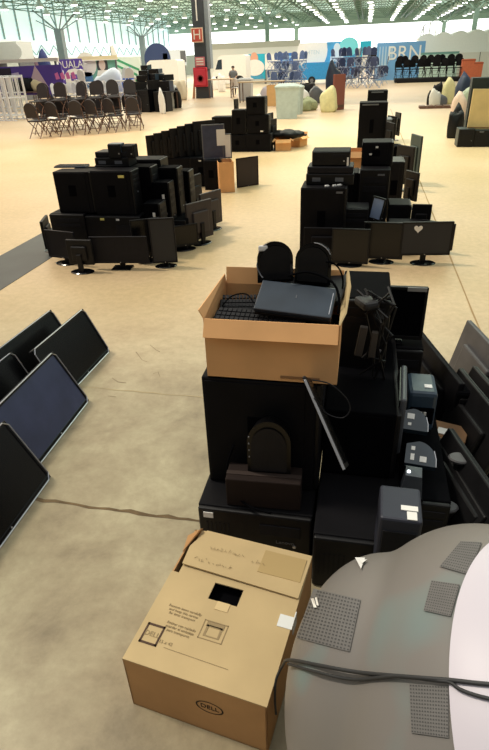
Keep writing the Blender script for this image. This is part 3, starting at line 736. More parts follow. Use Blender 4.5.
mp = D(401, 340, 2.82); put(t, (mp.x - .06, 2.86, mp.z - .03), .0)
zz = mp.z - .03; print('mon z', zz)
computer('black computer on the floor under the monitor that faces the camera', .245, .41, 2.78, 3.0, 0, zz, m=DEEP, name='computer_tower', look='front')
# printer-like unit and glossy stands stepping down toward the camera
computer('black base computer under the glossy stickered stands', .29, .46, 1.78, 2.44, 0, .40, m=DEEP, look='front', name='computer_tower')
t = thing('printer', 'blue-grey printer top shining just below the monitor facing the camera', 'printer', (.37, 2.36, .402))
b = BM(); bx(b, -.075, .06, -.10, .10, 0, .22, .02); obj('printer_body', b, BGY, t)
b = BM(); bx(b, -.06, .05, -.104, -.098, .05, .14, .004); obj('tray', b, DEEP, t)
b = BM()
for k in range(4): bx(b, -.05 + k * .018, -.038 + k * .018, -.107, -.102, .10, .118)
obj('white_mark', b, PAP, t)
b = BM(); bx(b, .0, .035, -.05, -.02, .219, .223); obj('bright_label', b, WHT, t)
def stand(label, px, py, z, w, stickers, mm=GLS):
    p = G(px, py, z); t = thing('monitor_stand', label, 'monitor stand', (p.x, p.y, z), -.1); t.rotation_euler = (.35, 0, -.12)
    b = BM(); n = 10
    prof = [(-w / 2, 0), (-w / 2, .10)] + [(w / 2 - w * .6 * (1 - sin(pi / 2 * k / n)), .02 + .10 * cos(pi / 2 * k / n)) for k in range(n + 1)] + [(w / 2, 0)]
    A = [b.verts.new((x, y, .0)) for x, y in prof]; B2 = [b.verts.new((x, y, -.03)) for x, y in prof]
    b.faces.new(A); b.faces.new(B2[::-1])
    for i in range(len(prof)): j = (i + 1) % len(prof); b.faces.new([A[i], B2[i], B2[j], A[j]])
    obj('plate', b, mm, t)
    b = BM(); tube(b, [(w / 2, .0, .001), (w / 2 - .002, .04, .001), (w / 2 - .012, .08, .001)], .0025, 5); obj('shiny_rim', b, SLV, t)
    for sx, sy, sw, sh in stickers:
        b = BM(); bx(b, sx - sw / 2, sx + sw / 2, sy - sh / 2, sy + sh / 2, 0, .002); obj('sticker', b, PAP, t)
    b = BM(); bx(b, -w * .3, w * .1, .01, .05, -.06, -.028, .006); obj('neck', b, BLK, t)
    return t
DKG = mat('slate_gloss', (44, 54, 64), .2, noise=.2, nscale=9, spec=.6)
stand('glossy slate monitor stand with one square sticker, upper of two', 414, 430, .52, .12, [(-.02, .075, .032, .03), (-.022, .03, .015, .015)], DKG)
stand('glossy slate monitor stand with three stickers, lower of two', 420, 465, .47, .13, [(-.035, .035, .016, .032), (.01, .03, .028, .028), (-.035, .08, .016, .02)], DKG)
t = thing('monitor', 'monitor seen edge-on as a grey upright bar beside the printer', 'monitor', (.262, 2.22, .402), -.06)
b = BM(); bx(b, -.014, .014, -.16, .16, 0, .30, .01); obj('back_shell', b, mat('bar_grey', (78, 80, 86), .4), t)
b = BM(); bx(b, -.018, -.012, -.15, .15, .012, .29); obj('screen', b, SCR, t)
t = thing('speaker', 'small dark wedge speaker with a bright dot below the stickered stands', 'speaker', G(411, 490, .42), -.1)
b = BM(); lathe(b, [(.062, 0), (.045, .10), (0, .102)], 4, Matrix.Rotation(pi / 4, 4, 'Z')); obj('housing', b, mat('wedge_grey', (58, 62, 70), .4, noise=.15), t)
b = BM(); lathe(b, [(.008, 0), (.007, .006), (0, .008)], 10, Matrix.Translation((-.02, -.01, .102))); obj('power_light', b, mat('white_dot', (240, 250, 255), .3, emit=1.5), t)
b = BM(); bx(b, -.05, .05, -.05, .05, -.42, 0, .006); obj('pedestal', b, DEEP, t)
p = G(399, 540, .46)
t = thing('computer', 'small slate-grey computer box with two white labels on its top edge', 'computer', (p.x, p.y + .09, 0), -.02)
b = BM(); bx(b, -.075, .075, -.09, .09, 0, .56, .01); obj('case', b, mat('slate_case', (42, 44, 56), .55, noise=.12, nscale=6), t)
b = BM(); bx(b, .0, .06, -.04, -.015, .56, .563); bx(b, .02, .055, -.085, -.045, .56, .563); obj('white_label', b, PAP, t)
b = BM(); bx(b, -.06, .06, -.094, -.088, .05, .5, .003); obj('front_panel', b, BLK3, t)
# dark cases filling the middle
computer('black computer flat on the floor between the bottom case and the grey housing', .315, .62, 1.72, 1.76 + .0, 0, .01) if False else None
computer('blue-black computer case just right of the leaning laptop, near the grey housing', .02, .19, 1.62, 1.69, .0, .5, m=DEEP, name='computer_tower') if False else None

# ================================================================== LEFT MIDDLE STACK
def rectD(x0, y0, x1, y1, Y):
    xm, ym = (x0 + x1) / 2, (y0 + y1) / 2
    return D(x0, ym, Y).x, D(x1, ym, Y).x, D(xm, y1, Y).z, D(xm, y0, Y).z
def comp(label, px, Y, depth, z0=None, **kw):
    a, b_, zl, zh = rectD(*px, Y)
    if z0 is not None: zl = z0
    return computer(label, a, b_, Y, Y + depth, zl, zh, **kw), zh
def mon(label, px, py, w, h, rz=0., back=False, z=0., **kw):     # px,py: survey point of the foot
    p = G(px, py, z); t = monitor(label, w, h, back=back, **kw); return put(t, (p.x, p.y, z), rz)

W1 = [(-.02, .9, .05, .02, PAP)]
_, z = comp('flat black computer at the left of the bottom layer in the left stack', (54, 214, 88, 258), 5.95, .40, 0, look='front', flat=True)
_, z2 = comp('flat black computer with a yellow tag in the bottom layer of the left stack', (89, 216, 143, 258), 5.97, .42, 0, look='front', flat=True, sticker=[(-.18, .93, .05, .025, YEL), (.1, .92, .04, .02, PAP)])
_, z3 = comp('left of two black towers side by side in the left stack', (56, 172, 91, 212), 6.0, .24, z + .001, look='side', name='computer_tower')
_, z4 = comp('right of two black towers side by side in the left stack, pale label', (93, 171, 132, 214), 6.0, .24, z2 + .001, look='side', name='computer_tower', sticker=[(.28, .88, .07, .028, YEL)])
print('L', z, z2, z3, z4)
def top_kb(label, px, py, z, rz, w=.40, d=.14, m=BLK, back=0.):
    p = G(px, py, z + .001); keyboard(label, p, rz, w, d, m)
top_kb('bluish-grey keyboard resting on the left tower of the left stack', 72, 167, z3, .03, m=BGY)
top_kb('dark keyboard resting at the front of the right tower in the left stack', 113, 166, z4, .05)
def scanner(label, px, Y, d, z0, m=BLK):
    a, b_, zl, zh = rectD(*px, Y); t = thing('scanner', label, 'scanner', ((a + b_) / 2, Y + d / 2, z0)); w = b_ - a; h = max(.05, zh - z0)
    b = BM(); bx(b, -w / 2, w / 2, -d / 2, d / 2, 0, h * .62, .01); obj('scanner_body', b, m, t)
    b = BM(); bx(b, -w / 2 + .01, w / 2 - .01, -d / 2 + .01, d / 2 - .01, h * .62, h, .012); obj('lid', b, BLK3, t)
    for k in (-.28, .2):
        b = BM(); bx(b, w * k - .045, w * k + .045, -d / 2 - .003, -d / 2 + .001, h * .2, h * .42); obj('control_panel', b, GRY, t)
    return zh
scanner('black scanner lying behind the keyboards on the left stack', (94, 152, 128, 163), 6.26, .26, z4 - .0, BLK)
computer('black tower standing behind the right tower of the left stack', -2.87, -2.40, 6.26, 6.5, 0, z4 - .001, name='computer_tower', m=DEEP)
computer('black tower standing behind the left tower of the left stack', -3.40, -2.90, 6.26, 6.5, 0, z3 - .02, name='computer_tower', m=DEEP)
t, _ = comp('small blue-grey box crowning the left stack', (108, 141, 121, 156), 6.27, .12, None, look='front', m=BGY, name='small_speaker', cat='speaker')
t.location.z = z4 + .09
t, _ = comp('small dark box beside the blue-grey one on top of the left stack', (122, 147, 134, 160), 6.30, .14, None, look='front', name='small_speaker', cat='speaker')
t.location.z = z4 + .09
# monitors standing around the front
mon('black monitor with its back to us at the left front of the left stack', 65, 264, .42, .32, -.22, False, drop=.07, screen=BLK3, frame=BLK3)
mon('wide black monitor at the centre front of the left stack, beside the tall leaning one', 122, 269, .66, .30, .10, False, drop=.07, base='square', screen=BLK3, frame=BLK3)
mon('narrow monitor turned sideways at the far left of the left stack', 50, 250, .36, .34, -1.25, False, drop=.06)
mon('black monitor between the left and centre front monitors of the left stack', 84, 271, .30, .28, .0, True, drop=.08)
mon('tall black monitor with broad dark face at the right front of the left stack', 166, 267, .28, .50, .25, False, drop=.05, screen=mat('dull_face', (30, 32, 38), .55), frame=BLK3, base_r=.10)
mon('black monitor tucked behind the tall one at the right front of the left stack', 150, 262, .34, .44, .5, False, drop=.06)
mon('monitor seen nearly edge-on at the right of the left stack, grey side face', 201, 243, .42, .46, 1.0, True, drop=.06, frame=mat('taupe_back', (64, 56, 54), .6, noise=.1))
mon('monitor at the far right edge of the left stack, round foot on the floor', 212, 229, .42, .44, 1.1, True, drop=.06, frame=mat('taupe_back', (64, 56, 54), .6, noise=.1))
mon('slim monitor standing edge-on in the middle of the right side of the left stack', 186, 236, .42, .60, 1.25, True, drop=.10, frame=BLK3)
mon('slim edge-on monitor just left of the cardboard box by the left stack', 196, 224, .40, .56, 1.3, True, drop=.10, frame=BLK3)
mon('black monitor low at the right side of the left stack', 186, 250, .34, .26, .6, False, drop=.05)
# towers receding along the right flank
px = 0
for i, (x0, x1, y0, y1, h, lab) in enumerate([(-2.42, -2.24, 5.98, 6.22, .62, 'black tower right beside the front pair, white specks on its side'), (-2.40, -2.20, 6.26, 6.46, .80, 'second black tower along the right flank of the left stack'), (-2.38, -2.16, 6.50, 6.72, .92, 'third black tower along the right flank of the left stack'), (-2.36, -2.10, 6.76, 6.98, .84, 'fourth black tower along the right flank of the left stack')]):
    t = computer(lab, x0, x1, y0, y1, 0, h, name='computer_tower', m=DEEP, sticker=[(.2, .8, .03, .05, PAP), (.3, .55, .02, .03, GRY)])
computer('black tower lying low inside the right flank of the left stack', -2.2, -2.02, 6.30, 6.7, 0, .36, name='computer_tower', m=DEEP, look='front')
computer('tall black tower at the back of the left stack', -2.85, -2.4, 6.6, 6.9, 0, 1.0, name='computer_tower')
# second part of the row: fan of monitors on towers
ZF = .50
for i, (x0, x1, lab) in enumerate([(-3.52, -3.06, 'left of two black towers under the fan of monitors'), (-3.05, -2.66, 'right of two black towers under the fan of monitors, white tag')]):
    computer(lab, x0, x1, 10.05, 10.5, 0, ZF, name='computer_tower', sticker=W1 if i else None)
fan = ['lowest', 'second lowest', 'third', 'fourth', 'fifth', 'sixth', 'highest']
for i in range(7):
    p = D(158 + i * 6.3, 168 - i * 1.0, 10.1)
    t = monitor('%s of the seven black monitors fanned out on the towers' % fan[i], .44, .40 + i * .03, stand=False, back=True, frame=BLK); put(t, (-3.62 + i * .13, 10.02 + i * .06, ZF + .001), .75)
t = monitor('blue-grey monitor with a white sheet leaning on it, above the cardboard box', .40, .56, stand=False, screen=mat('slate_face', (62, 68, 90), .35, noise=.2), frame=GRY, sticker=(.33, .62, .15, .26, PAP)); put(t, (-2.55, 9.9, ZF + .001), .35)
computer('small black case supporting the blue-grey monitor beside the cardboard box', -2.72, -2.45, 9.75, 10.04, 0, ZF, name='computer_tower')
t = monitor('bright white screen panel leaning beside the blue-grey monitor', .16, .40, stand=False, screen=PAP, frame=GRY); put(t, (-2.33, 9.98, ZF + .001), .3)
carton('narrow tan cardboard box with open flaps below the white screen panel', -2.46, -2.20, 9.55, 9.95, 0, .50, .35, m=CARD, flaps=(0, 0, 0, 0))
t = monitor('dark brown panel leaning against the tan box, casting a shadow right', .46, .50, stand=False, screen=mat('umber_face', (48, 38, 34), .7), frame=BRNB); put(t, (-2.0, 10.1, 0), .75)
# tower group farther back
LB = [((211, 118, 232, 138), 14.2, .4), ((231, 120, 247, 138), 14.3, .4), ((246, 116, 268, 138), 14.2, .4)]
for (r_, lab, z0) in [((211, 134, 229, 152), 'lower left black tower of the far cluster on the left row', 0), ((229, 135, 246, 152), 'lower middle black tower of the far cluster on the left row', 0), ((246, 134, 270, 152), 'lower right black tower of the far cluster on the left row', 0),
                    ((212, 117, 231, 134), 'upper left black tower of the far cluster on the left row', None), ((232, 110, 245, 134), 'upper middle black tower of the far cluster on the left row', None), ((247, 115, 268, 133.5), 'upper right black tower of the far cluster, under the topmost one', None), ((246, 97, 264, 114.6), 'topmost black tower of the far cluster on the left row', None)]:
    comp(lab, r_, 14.3, .42, z0, name='computer_tower', sticker=[(.2, .12, .07, .03, PAP)] if 'upper right' in lab else None)
for (px_, py_, lab) in ((273, 149, 'small black monitor at the right of the far tower cluster, lower'), (270, 140, 'small black monitor behind the right of the far tower cluster')):
    mon(lab, px_, py_, .35, .60, 1.2, True, drop=.1)
mon('thin upright panel standing behind the far tower cluster', 237, 128, .3, .8, 1.3, True)
carton('left opened cardboard box with dark contents by the far tower cluster', *(lambda p: (p.x - .20, p.x + .18, p.y, p.y + .4))(G(282, 151)), 0, .26, .2, m=CARD)
carton('right opened cardboard box with flaps spread by the far tower cluster', *(lambda p: (p.x - .22, p.x + .2, p.y, p.y + .4))(G(296, 147)), 0, .24, -.4, m=CARD)
t = thing('crumpled_bag', 'black crumpled bag lying on the opened cardboard boxes', 'bag', G(287, 137, .27))
b = BM(); bmesh.ops.create_icosphere(b, subdivisions=3, radius=1)
for v in b.verts: v.co = Vector((v.co.x * .42, v.co.y * .22, v.co.z * .11 + .06)) * (1 + .12 * sin(9 * v.co.x + 5 * v.co.y))
obj('bag_body', b, BLK, t, True)
b = BM(); bx(b, .1, .5, -.05, .12, .02, .06, .02); obj('strap', b, BLK3, t)

# ================================================================== RIGHT MIDDLE STACK
_, z = comp('big black computer tower at the left front of the right stack', (300, 188, 343, 262), 6.15, .42, 0, look='side', name='computer_tower', m=BLK2, sticker=[(.38, .94, .07, .02, GRY)])
scanner('black scanner with pale buttons on the left front tower of the right stack', (306, 167, 354, 184), 6.30, .34, z + .001)
zs = rectD(306, 167, 354, 184, 6.30)[3]
_, zq = comp('black printer case on the scanner at the left of the right stack', (312, 151, 350, 165), 6.36, .3, zs + .002, look='front', flat=True, sticker=[(.45, .3, .02, .09, PAP)], name='computer_case')
for x, y, lab in ((328, 183, 'left'), (336, 181, 'middle'), (341, 178, 'right')):
    p = G(x, y, z + .001); t = thing('plug', '%s of three small white plugs lying on the front tower' % lab, 'plug', (p.x, 6.2 + (183 - y) * .01, z + .001), .5)
    b = BM(); bx(b, -.022, .022, -.012, .012, 0, .02, .005); obj('plug_body', b, WHT, t)
    b = BM(); bx(b, .02, .034, -.006, .006, .006, .014, .002); obj('pin', b, SLV, t)
computer('black tower of the right stack standing right behind the small lit screen', .0, .34, 6.75, 7.15, 0, .86, name='computer_tower', m=BLK2, look='front', sticker=[(.2, .93, .08, .02, GRY)])
computer('black tower behind the scanner of the right stack, at its centre', -.38, -.02, 6.85, 7.2, 0, .80, name='computer_tower', m=BLK2)
computer('black tower topping the middle of the right stack, two white specks', .0, .34, 6.95, 7.3, .862, 1.12, name='computer_tower', m=BLK2, look='side', sticker=[(-.2, .5, .03, .02, PAP), (.0, .8, .03, .02, PAP)])
computer('black tower set low behind the front monitors of the right stack', -.17, .12, 6.3, 6.6, 0, .52, name='computer_tower', m=BLK3, look='front')
mon('black monitor at the far left front of the right stack', 322, 262, .42, .36, .0, True, drop=.03, frame=BLK2, screen=BLK)
mon('second black monitor from the left at the front of the right stack', 349, 266, .40, .38, -.05, False, drop=.03, screen=SCR)
mon('third black monitor from the left at the front of the right stack', 381, 263, .44, .40, -.05, False, drop=.05, screen=SCR)
tH = mon('black monitor with a white heart-shaped sticker at the right front of the right stack', 423, 264, .53, .36, .12, False, drop=.10, screen=mat('dull_face', (30, 32, 38), .55))
b = BM(); hp = []
for k in range(28):
    a = 2 * pi * k / 28; hp.append(Vector((.0028 * 16 * sin(a) ** 3, -.0115, .0028 * (13 * cos(a) - 5 * cos(2 * a) - 2 * cos(3 * a) - cos(4 * a)))))
poly(b, [v + Vector((-.10, 0, .39)) for v in hp]); obj('heart_sticker', b, PAP, tH)
mon('black monitor standing behind the one with the heart sticker', 417, 247, .22, .40, -.05, True, drop=.10, frame=BLK2)
mon('black monitor behind the front row of the right stack, mostly hidden at the right', 434, 252, .40, .30, -.5, False, drop=.05)
computer('black tower lying low behind the third and fourth front monitors of the right stack', .36, .78, 6.35, 6.6, 0, .34, m=BLK2, name='computer_tower')
computer('black tower standing between the brown carton and the pale blue screen', .36, .60, 6.75, 7.1, 0, .46, m=BLK2, name='computer_tower')
computer('black tower at the right flank of the right stack beside the turned monitors', .37, .56, 7.95, 8.4, 0, .75, m=BLK, name='computer_tower')
tS = monitor('small tilted screen glowing pale blue in the middle of the right stack', .15, .26, stand=True, drop=.10, screen=mat('pale_blue_screen', (150, 168, 200), .3, noise=.08, nscale=10), frame=BLK); put(tS, (.17, 6.35, .28), -.35); tS.rotation_euler = (0, .18, -.35)
computer('black case under the small pale blue screen', .02, .30, 6.30, 6.62, 0, .278, m=BLK2, look='front')
mon('black monitor turned away at the right side of the right stack', 402, 190, .40, .60, -.9, True, drop=.10)
mon('monitor with a greenish-grey edge standing at the far right of the right stack', 412, 184, .44, .70, -1.25, True, drop=.10, frame=GRNS)
mon('black monitor low beside the brown carton in the right stack', 409, 208, .3, .40, -1.0, True, drop=.12)
carton('small brown carton half hidden in the right stack', .42, .60, 7.5, 7.8, 0, .24, .1, m=CARDD, flaps=(0, 0, 0, 0))
# cartons and towers behind
carton('cardboard box behind the scanner of the right stack, left of two', -.62, -.30, 8.45, 8.75, 0, .72, .05, m=CARD, flaps=(0, 0, 0, 0))
carton('cardboard box with a dark slot in the right stack, right of two', -.26, .20, 8.5, 8.9, 0, .80, .0, m=CARD, flaps=(1, 0, 0, 0))
t = computer('black tower with a pale top edge, farther up the right row', -.12, .48, 13.8, 14.3, 0, 1.08, name='computer_tower', sticker=[(-.1, .96, .36, .03, GRY)])
t = computer('black tower highest and farthest up the right row', .05, .52, 15.7, 16.2, 0, 1.22, name='computer_tower', sticker=[(0, .97, .3, .03, GRY)])
computer('black tower low beneath the farther towers of the right row', .0, .5, 11.9, 12.3, 0, .5, name='computer_tower')
for i, (x, y, hh, lab) in enumerate([(376, 150, .42, 'leftmost small monitor jutting above the far end of the right stack'), (384, 146, .5, 'second small monitor above the far end of the right stack'), (390, 143, .52, 'third small monitor at the far end of the right stack'), (396, 140, .55, 'rightmost small upright monitor at the far end of the right stack'), (388, 158, .6, 'small monitor just before the far end of the right stack')]):
    mon(lab, x, y, .42, hh, (-.3, .4, -1.1, -1.3, -1.2)[i], True, drop=.12)
computer('black tower at the far end of the right stack beneath small monitors', .28, .72, 11.4, 11.8, 0, .48, name='computer_tower', m=DEEP)
computer('pale-fronted dark tower along the right row, white edge', .50, .60, 13.6, 14.2, 0, .75, name='computer_tower', m=GRY)

# ================================================================== FAR CLUTTER, CHAIRS, BANNERS, VANS
CHB = mat('dark_brown_seat', (34, 30, 36), .6, noise=.1); LEGB = mat('brown_leg', (96, 66, 52), .5, noise=.05)
def make_chair(label, group, sm, lm, loc=(0, 0, 0), nm='folding_chair'):
    t = thing(nm, label, 'chair', loc, 0, group)
    b = BM(); bx(b, -.22, .22, -.22, .20, .44, .48, .015); obj('seat', b, sm, t)
    b = BM(); arch(b, .42, .42, .0, .035, 0, 12, .95, Matrix.Translation((0, .20, .55)) @ Matrix.Rotation(-.15, 4, 'X')); obj('backrest', b, sm, t)
    for s in (-1, 1):
        b = BM(); tube(b, [(s * .21, -.24, 0), (s * .20, -.10, .25), (s * .2, .20, .48), (s * .19, .26, .75)], .014, 5); obj('leg', b, lm, t)
        b = BM(); tube(b, [(s * .18, .30, 0), (s * .18, .05, .25), (s * .18, -.18, .45)], .014, 5); obj('leg', b, lm, t)
    b = BM(); tube(b, [(-.18, .16, .14), (.18, .16, .14)], .01, 4); obj('stretcher', b, lm, t)
    return t
gch = 'dark chairs clustered at the left'
c0_ = make_chair('dark round-backed chair in the cluster left of the hall', gch, CHB, LEGB)
first = True
def put_chair(proto, x, y, rz, z=0, s=1., label=None, group=None, tilt=None):
    global first
    o = proto if proto.get('used') is None else dup(proto, label=label, group=group)
    proto['used'] = 1
    o.location = (x, y, z); o.rotation_euler = (tilt or 0, 0, rz); o.scale = (s, s, s)
    return o
rnd = random.Random(4)
for row, (yy, n, x0, x1) in enumerate([(17.9, 6, -10.5, -7.9), (18.85, 6, -10.9, -8.3), (19.8, 6, -11.3, -8.7), (20.8, 6, -11.7, -9.1)]):
    for i in range(n):
        x = x0 + (x1 - x0) * i / (n - 1)
        put_chair(c0_, x + rnd.uniform(-.03, .03), yy + i * .36 + rnd.uniform(-.05, .05), rnd.uniform(-.35, .35) + (pi if row % 2 == 0 else 0), 0, 1.1)
for i in range(11):          # chairs set on the seats of others
    put_chair(c0_, (-10.9 if i < 6 else -11.3) + (i % 6) * .52, (18.85 if i < 6 else 19.8) + (i % 6) * .36, rnd.uniform(-.4, .4), .535, 1.05)
b = BM()
gpap = 'white papers on the dark chairs'
pp = thing('paper_sheet', 'white paper lying on the dark chairs', 'paper', (0, 0, 0), group=gpap)
bx(b, -.13, .13, -.1, .1, 0, .01); obj('sheet', b, PAP, pp)
for i, (x, y) in enumerate([(68, 110), (70, 122), (95, 116), (92, 107)]):
    o = pp if i == 0 else dup(pp); p = [( -10.1, 18.1), (-9.6, 18.5), (-9.1, 18.9), (-8.6, 19.3)][i]; o.location = (*p, .56); o.rotation_euler = (.1, .1, i)

# black chairs stacked in a row on a dark platform at the far right
t = thing('platform', 'low dark platform carrying the row of black chairs', 'platform', G(427, 82)); 
b = BM(); bx(b, -2.5, 2.5, -.5, 1.2, .05, .3, .03); obj('deck', b, BLK3, t)
b = BM(); bx(b, -2.3, 2.3, -.3, 1.0, 0, .06); obj('plinth', b, BLK, t)
ch2 = make_chair('black chair in the long row at the far right', 'black chairs in the far right row', BLK2, BLK2)
base = G(427, 82)
for r in range(2):
    for i in range(9): put_chair(ch2, base.x - 2.2 + i * .55, base.y + r * .6, rnd.uniform(-.5, .5), .3 + r * .25, 1.35)

# white crowd barriers on the far left
WM = mat('white_tube', (214, 216, 222), .45, noise=.05)
bar_ = thing('crowd_barrier', 'white metal frame barrier in the row at the left edge', 'barrier', group='white frame barriers at the left edge')
b = BM(); tube(b, [(-.45, 0, 0), (-.45, 0, 1.7), (.45, 0, 1.7), (.45, 0, 0)], .05, 6); obj('frame', b, WM, bar_)
b = BM()
for k in range(2): tube(b, [(-.15 + .3 * k, 0, .2), (-.15 + .3 * k, 0, 1.7)], .025, 5)
obj('upright_bar', b, WM, bar_)
b = BM(); tube(b, [(-.45, 0, .2), (.45, 0, .2)], .03, 5); tube(b, [(-.45, 0, .9), (.45, 0, .9)], .03, 5); obj('rail', b, WM, bar_)
b = BM(); bx(b, -.5, -.4, -.3, .3, 0, .04); bx(b, .4, .5, -.3, .3, 0, .04); obj('foot_plate', b, WM, bar_)
for i in range(10):
    p = G(-4 + (i % 5) * 6.4, 120 - (i // 5) * 9); o = bar_ if i == 0 else dup(bar_); o.location = (p.x, p.y, 0); o.rotation_euler = (0, 0, 1.2 + rnd.uniform(-.08, .08))

# white wire chairs massed beyond the dark cluster
WC = mat('white_chair', (222, 220, 226), .45, noise=.04)
wc = make_chair('white metal chair in the mass beyond the dark chairs', 'white metal chairs at the left', WC, WC)
for i in range(22):
    x = 62 + (i % 11) * 7.2 + rnd.uniform(-2, 2); y = (108, 101)[i // 11] - (i % 11) * .5
    p = G(x, y); put_chair(wc, p.x, p.y, rnd.uniform(0, 6.3), rnd.choice((0, 0, .6)), 1.3)
BLU = mat('royal_blue_cloth', (36, 92, 200), .7, noise=.15)
def bag(label, px, py, w, h, m, d=None, nm='bag', zz=0., cat='bag', Yo=None, at=None):
    w *= .82; h *= .84
    p = Vector((*at, 0)) if at else G(px, py); z = zz
    t = thing(nm, label, cat, (p.x, p.y, z), rnd.uniform(-.4, .4)); d = d or w * .7
    b = BM(); bmesh.ops.create_icosphere(b, subdivisions=3, radius=1)
    ph = rnd.uniform(0, 6)
    for v in b.verts:
        c = v.co.copy(); r = 1.0 + .09 * sin(5 * c.x + ph) * sin(4 * c.z + ph) + .06 * sin(9 * c.y + ph); c = Vector([abs(q_) ** .72 * (1 if q_ > 0 else -1) for q_ in c])
        zq = c.z if c.z > -.7 else -.7
        v.co = Vector((c.x * w / 2 * r, c.y * d / 2 * r, (zq + .7) / 1.7 * h * (1 + (.14 * sin(3 * c.x + ph) + .06 * sin(7 * c.y)) * max(0, zq))))
    obj('bag_body', b, m, t, True)
    b = BM(); tube(b, [(-w * .22, -d * .2, h * .72), (-w * .1, -d * .12, h * .93), (w * .12, -d * .1, h * .92)], w * .035, 5); obj('fold', b, m, t, True)
    return t
bag('royal blue cloth bundle below the green poster, left', 98, 84, 1.7, 2.9, BLU)
bag('royal blue cloth bundle below the green poster, right', 112, 84, 1.5, 2.9, BLU)
bag('royal blue bundle beside the dark pile left of the big column', 131, 100, 1.0, 2.0, BLU)
bag('pale blue plastic sheet over the white chairs', 112, 100, 2.4, 2.0, mat('pale_sheet', (196, 206, 226), .4), nm='plastic_sheet', cat='sheet')
# tables with goods in the left background
def table(label, px, py, w, d, h, m, rz=0.):
    p = G(px, py); t = thing('table', label, 'table', (p.x, p.y, 0), rz)
    b = BM(); bx(b, -w / 2, w / 2, -d / 2, d / 2, h - .05, h, .01); obj('tabletop', b, m, t)
    for sx in (-1, 1):
        for sy in (-1, 1):
            b = BM(); tube(b, [(sx * (w / 2 - .08), sy * (d / 2 - .08), 0), (sx * (w / 2 - .08), sy * (d / 2 - .08), h - .05)], .03, 5); obj('leg', b, LEGB, t)
    return t, p
t, pt = table('low brown table with goods between the barriers and the dark chairs', 32, 106, 2.2, 1.4, .8, mat('brown_top', (92, 66, 52), .6))
for i, (x, y, w_, h_, mm, lb) in enumerate([(26, 98, 1.5, .7, BLK, 'black bundle on the low brown table'), (36, 97, .9, .9, BLK3, 'charcoal bundle on the low brown table'), (30, 92, 1.0, .7, mat('cream_cloth', (222, 204, 170), .8), 'cream bundle behind the low brown table')]):
    bag(lb, x, y, w_, h_, mm, zz=.8, at=(pt.x - .6 + i * .6, pt.y + .1 * i))
bag('dark blue bundle atop the clutter under the purple banner', 50, 97, 1.4, 3.4, mat('navy_cloth', (40, 52, 110), .7))
bag('brown bundle beside the dark blue one under the purple banner', 40, 98, 1.2, 3.2, mat('plum_cloth', (92, 66, 84), .7))
t, p = table('white rack tipped on its side above the dark chairs', 50, 104, 1.9, 1.2, 1.5, WM)
t.rotation_euler = (.2, .15, .4)
# pile on a table just left of the big column
t, p = table('table buried under dark computers left of the big column', 156, 110, 2.0, 1.6, .8, BLK3)
NV = mat('navy_plastic', (34, 46, 70), .5, noise=.3, nscale=3)
k = 0
adj = ['lowest left', 'lowest middle', 'lowest right', 'second-row left', 'second-row middle', 'second-row right', 'upper left', 'upper right', 'topmost', 'front left', 'front middle', 'front right']
for i, (dx, dy, z, w_, h_, mm) in enumerate([(-.7, 0, .81, .6, .45, DEEP), (0, .1, .81, .6, .5, BLK), (.65, 0, .81, .55, .45, NV), (-.5, .2, 1.27, .6, .25, NV), (.1, .2, 1.32, .6, .25, BGY), (.6, .2, 1.27, .5, .25, BLK), (-.45, .2, 1.53, .45, .2, NV), (.1, .25, 1.58, .5, .2, BGY), (-.5, .3, 1.74, .3, .2, BLK), (-.75, -.95, 0, .7, .9, BLK), (0, -1.0, 0, .7, .95, DEEP), (.75, -.95, 0, .65, .85, BLK)]):
    computer('%s dark case in the pile left of the big column' % adj[i], p.x + dx - w_ / 2, p.x + dx + w_ / 2, p.y + dy - .3, p.y + dy + .3, z, z + h_, rz=rnd.uniform(-.55, .55), look='front', m=mm)
CRM = mat('cream_sheet', (226, 214, 194), .8, noise=.05)
for (x, y, w_, h_, z, lb) in [(168, 98, 1.8, 1.5, .0, 'cream cloth heap behind the dark pile, left part'), (178, 100, 1.5, 1.3, .0, 'cream cloth heap behind the dark pile, right part'), (175, 108, .7, 1.1, 0, 'white and dark bundle at the right of the dark pile'), (163, 114, .35, 1.1, .0, 'narrow white bottle-shaped bag in front of the dark pile')]:
    bag(lb, x, y, w_, h_, CRM if 'cream' in lb else WHT, zz=z)
bag('small black bundle right of the cream heap', 178, 108, .5, 1.0, BLK)

# banners: flat printed boards standing across the far hall
def board(label, px, Y, m, nm='banner', cat='banner', th=.12, z0=None):
    a, b_, zl, zh = rectD(*px, Y)
    if z0 is not None: zl = z0
    t = thing(nm, label, cat, ((a + b_) / 2, Y, zl)); w, h = b_ - a, zh - zl
    b = BM(); bx(b, -w / 2, w / 2, 0, th, 0, h); obj('panel', b, m, t)
    if zl > .12:
        for s in (-1, 1):
            b = BM(); bx(b, s * w * .45 - .05, s * w * .45 + .05, .01, th - .01, -zl, .02); obj('post', b, GRY, t)
    return t, w, h
def on(t, nm, m, pts, y=-.02):          # flat shape on a board, local x/z
    b = BM(); A = [b.verts.new((x, y, z)) for x, z in pts]; B2 = [b.verts.new((x, 0.001, z)) for x, z in pts]
    b.faces.new(A); b.faces.new(B2[::-1])
    for i in range(len(pts)): j = (i + 1) % len(pts); b.faces.new([A[i], B2[i], B2[j], A[j]])
    return obj(nm, b, m, t)
def circ(cx, cz, r, r2=None, n=24): return [(cx + r * cos(2 * pi * k / n), cz + (r2 or r) * sin(2 * pi * k / n)) for k in range(n)]
PUR = mat('purple_print', (86, 62, 160), .6, noise=.1, nscale=.8); LIL = mat('lilac_print', (196, 180, 226), .6)
t, w_, h_ = board('long purple banner with a dark square and pale figure at the left edge', (-12, 66, 62, 80), 34, PUR, z0=.6)
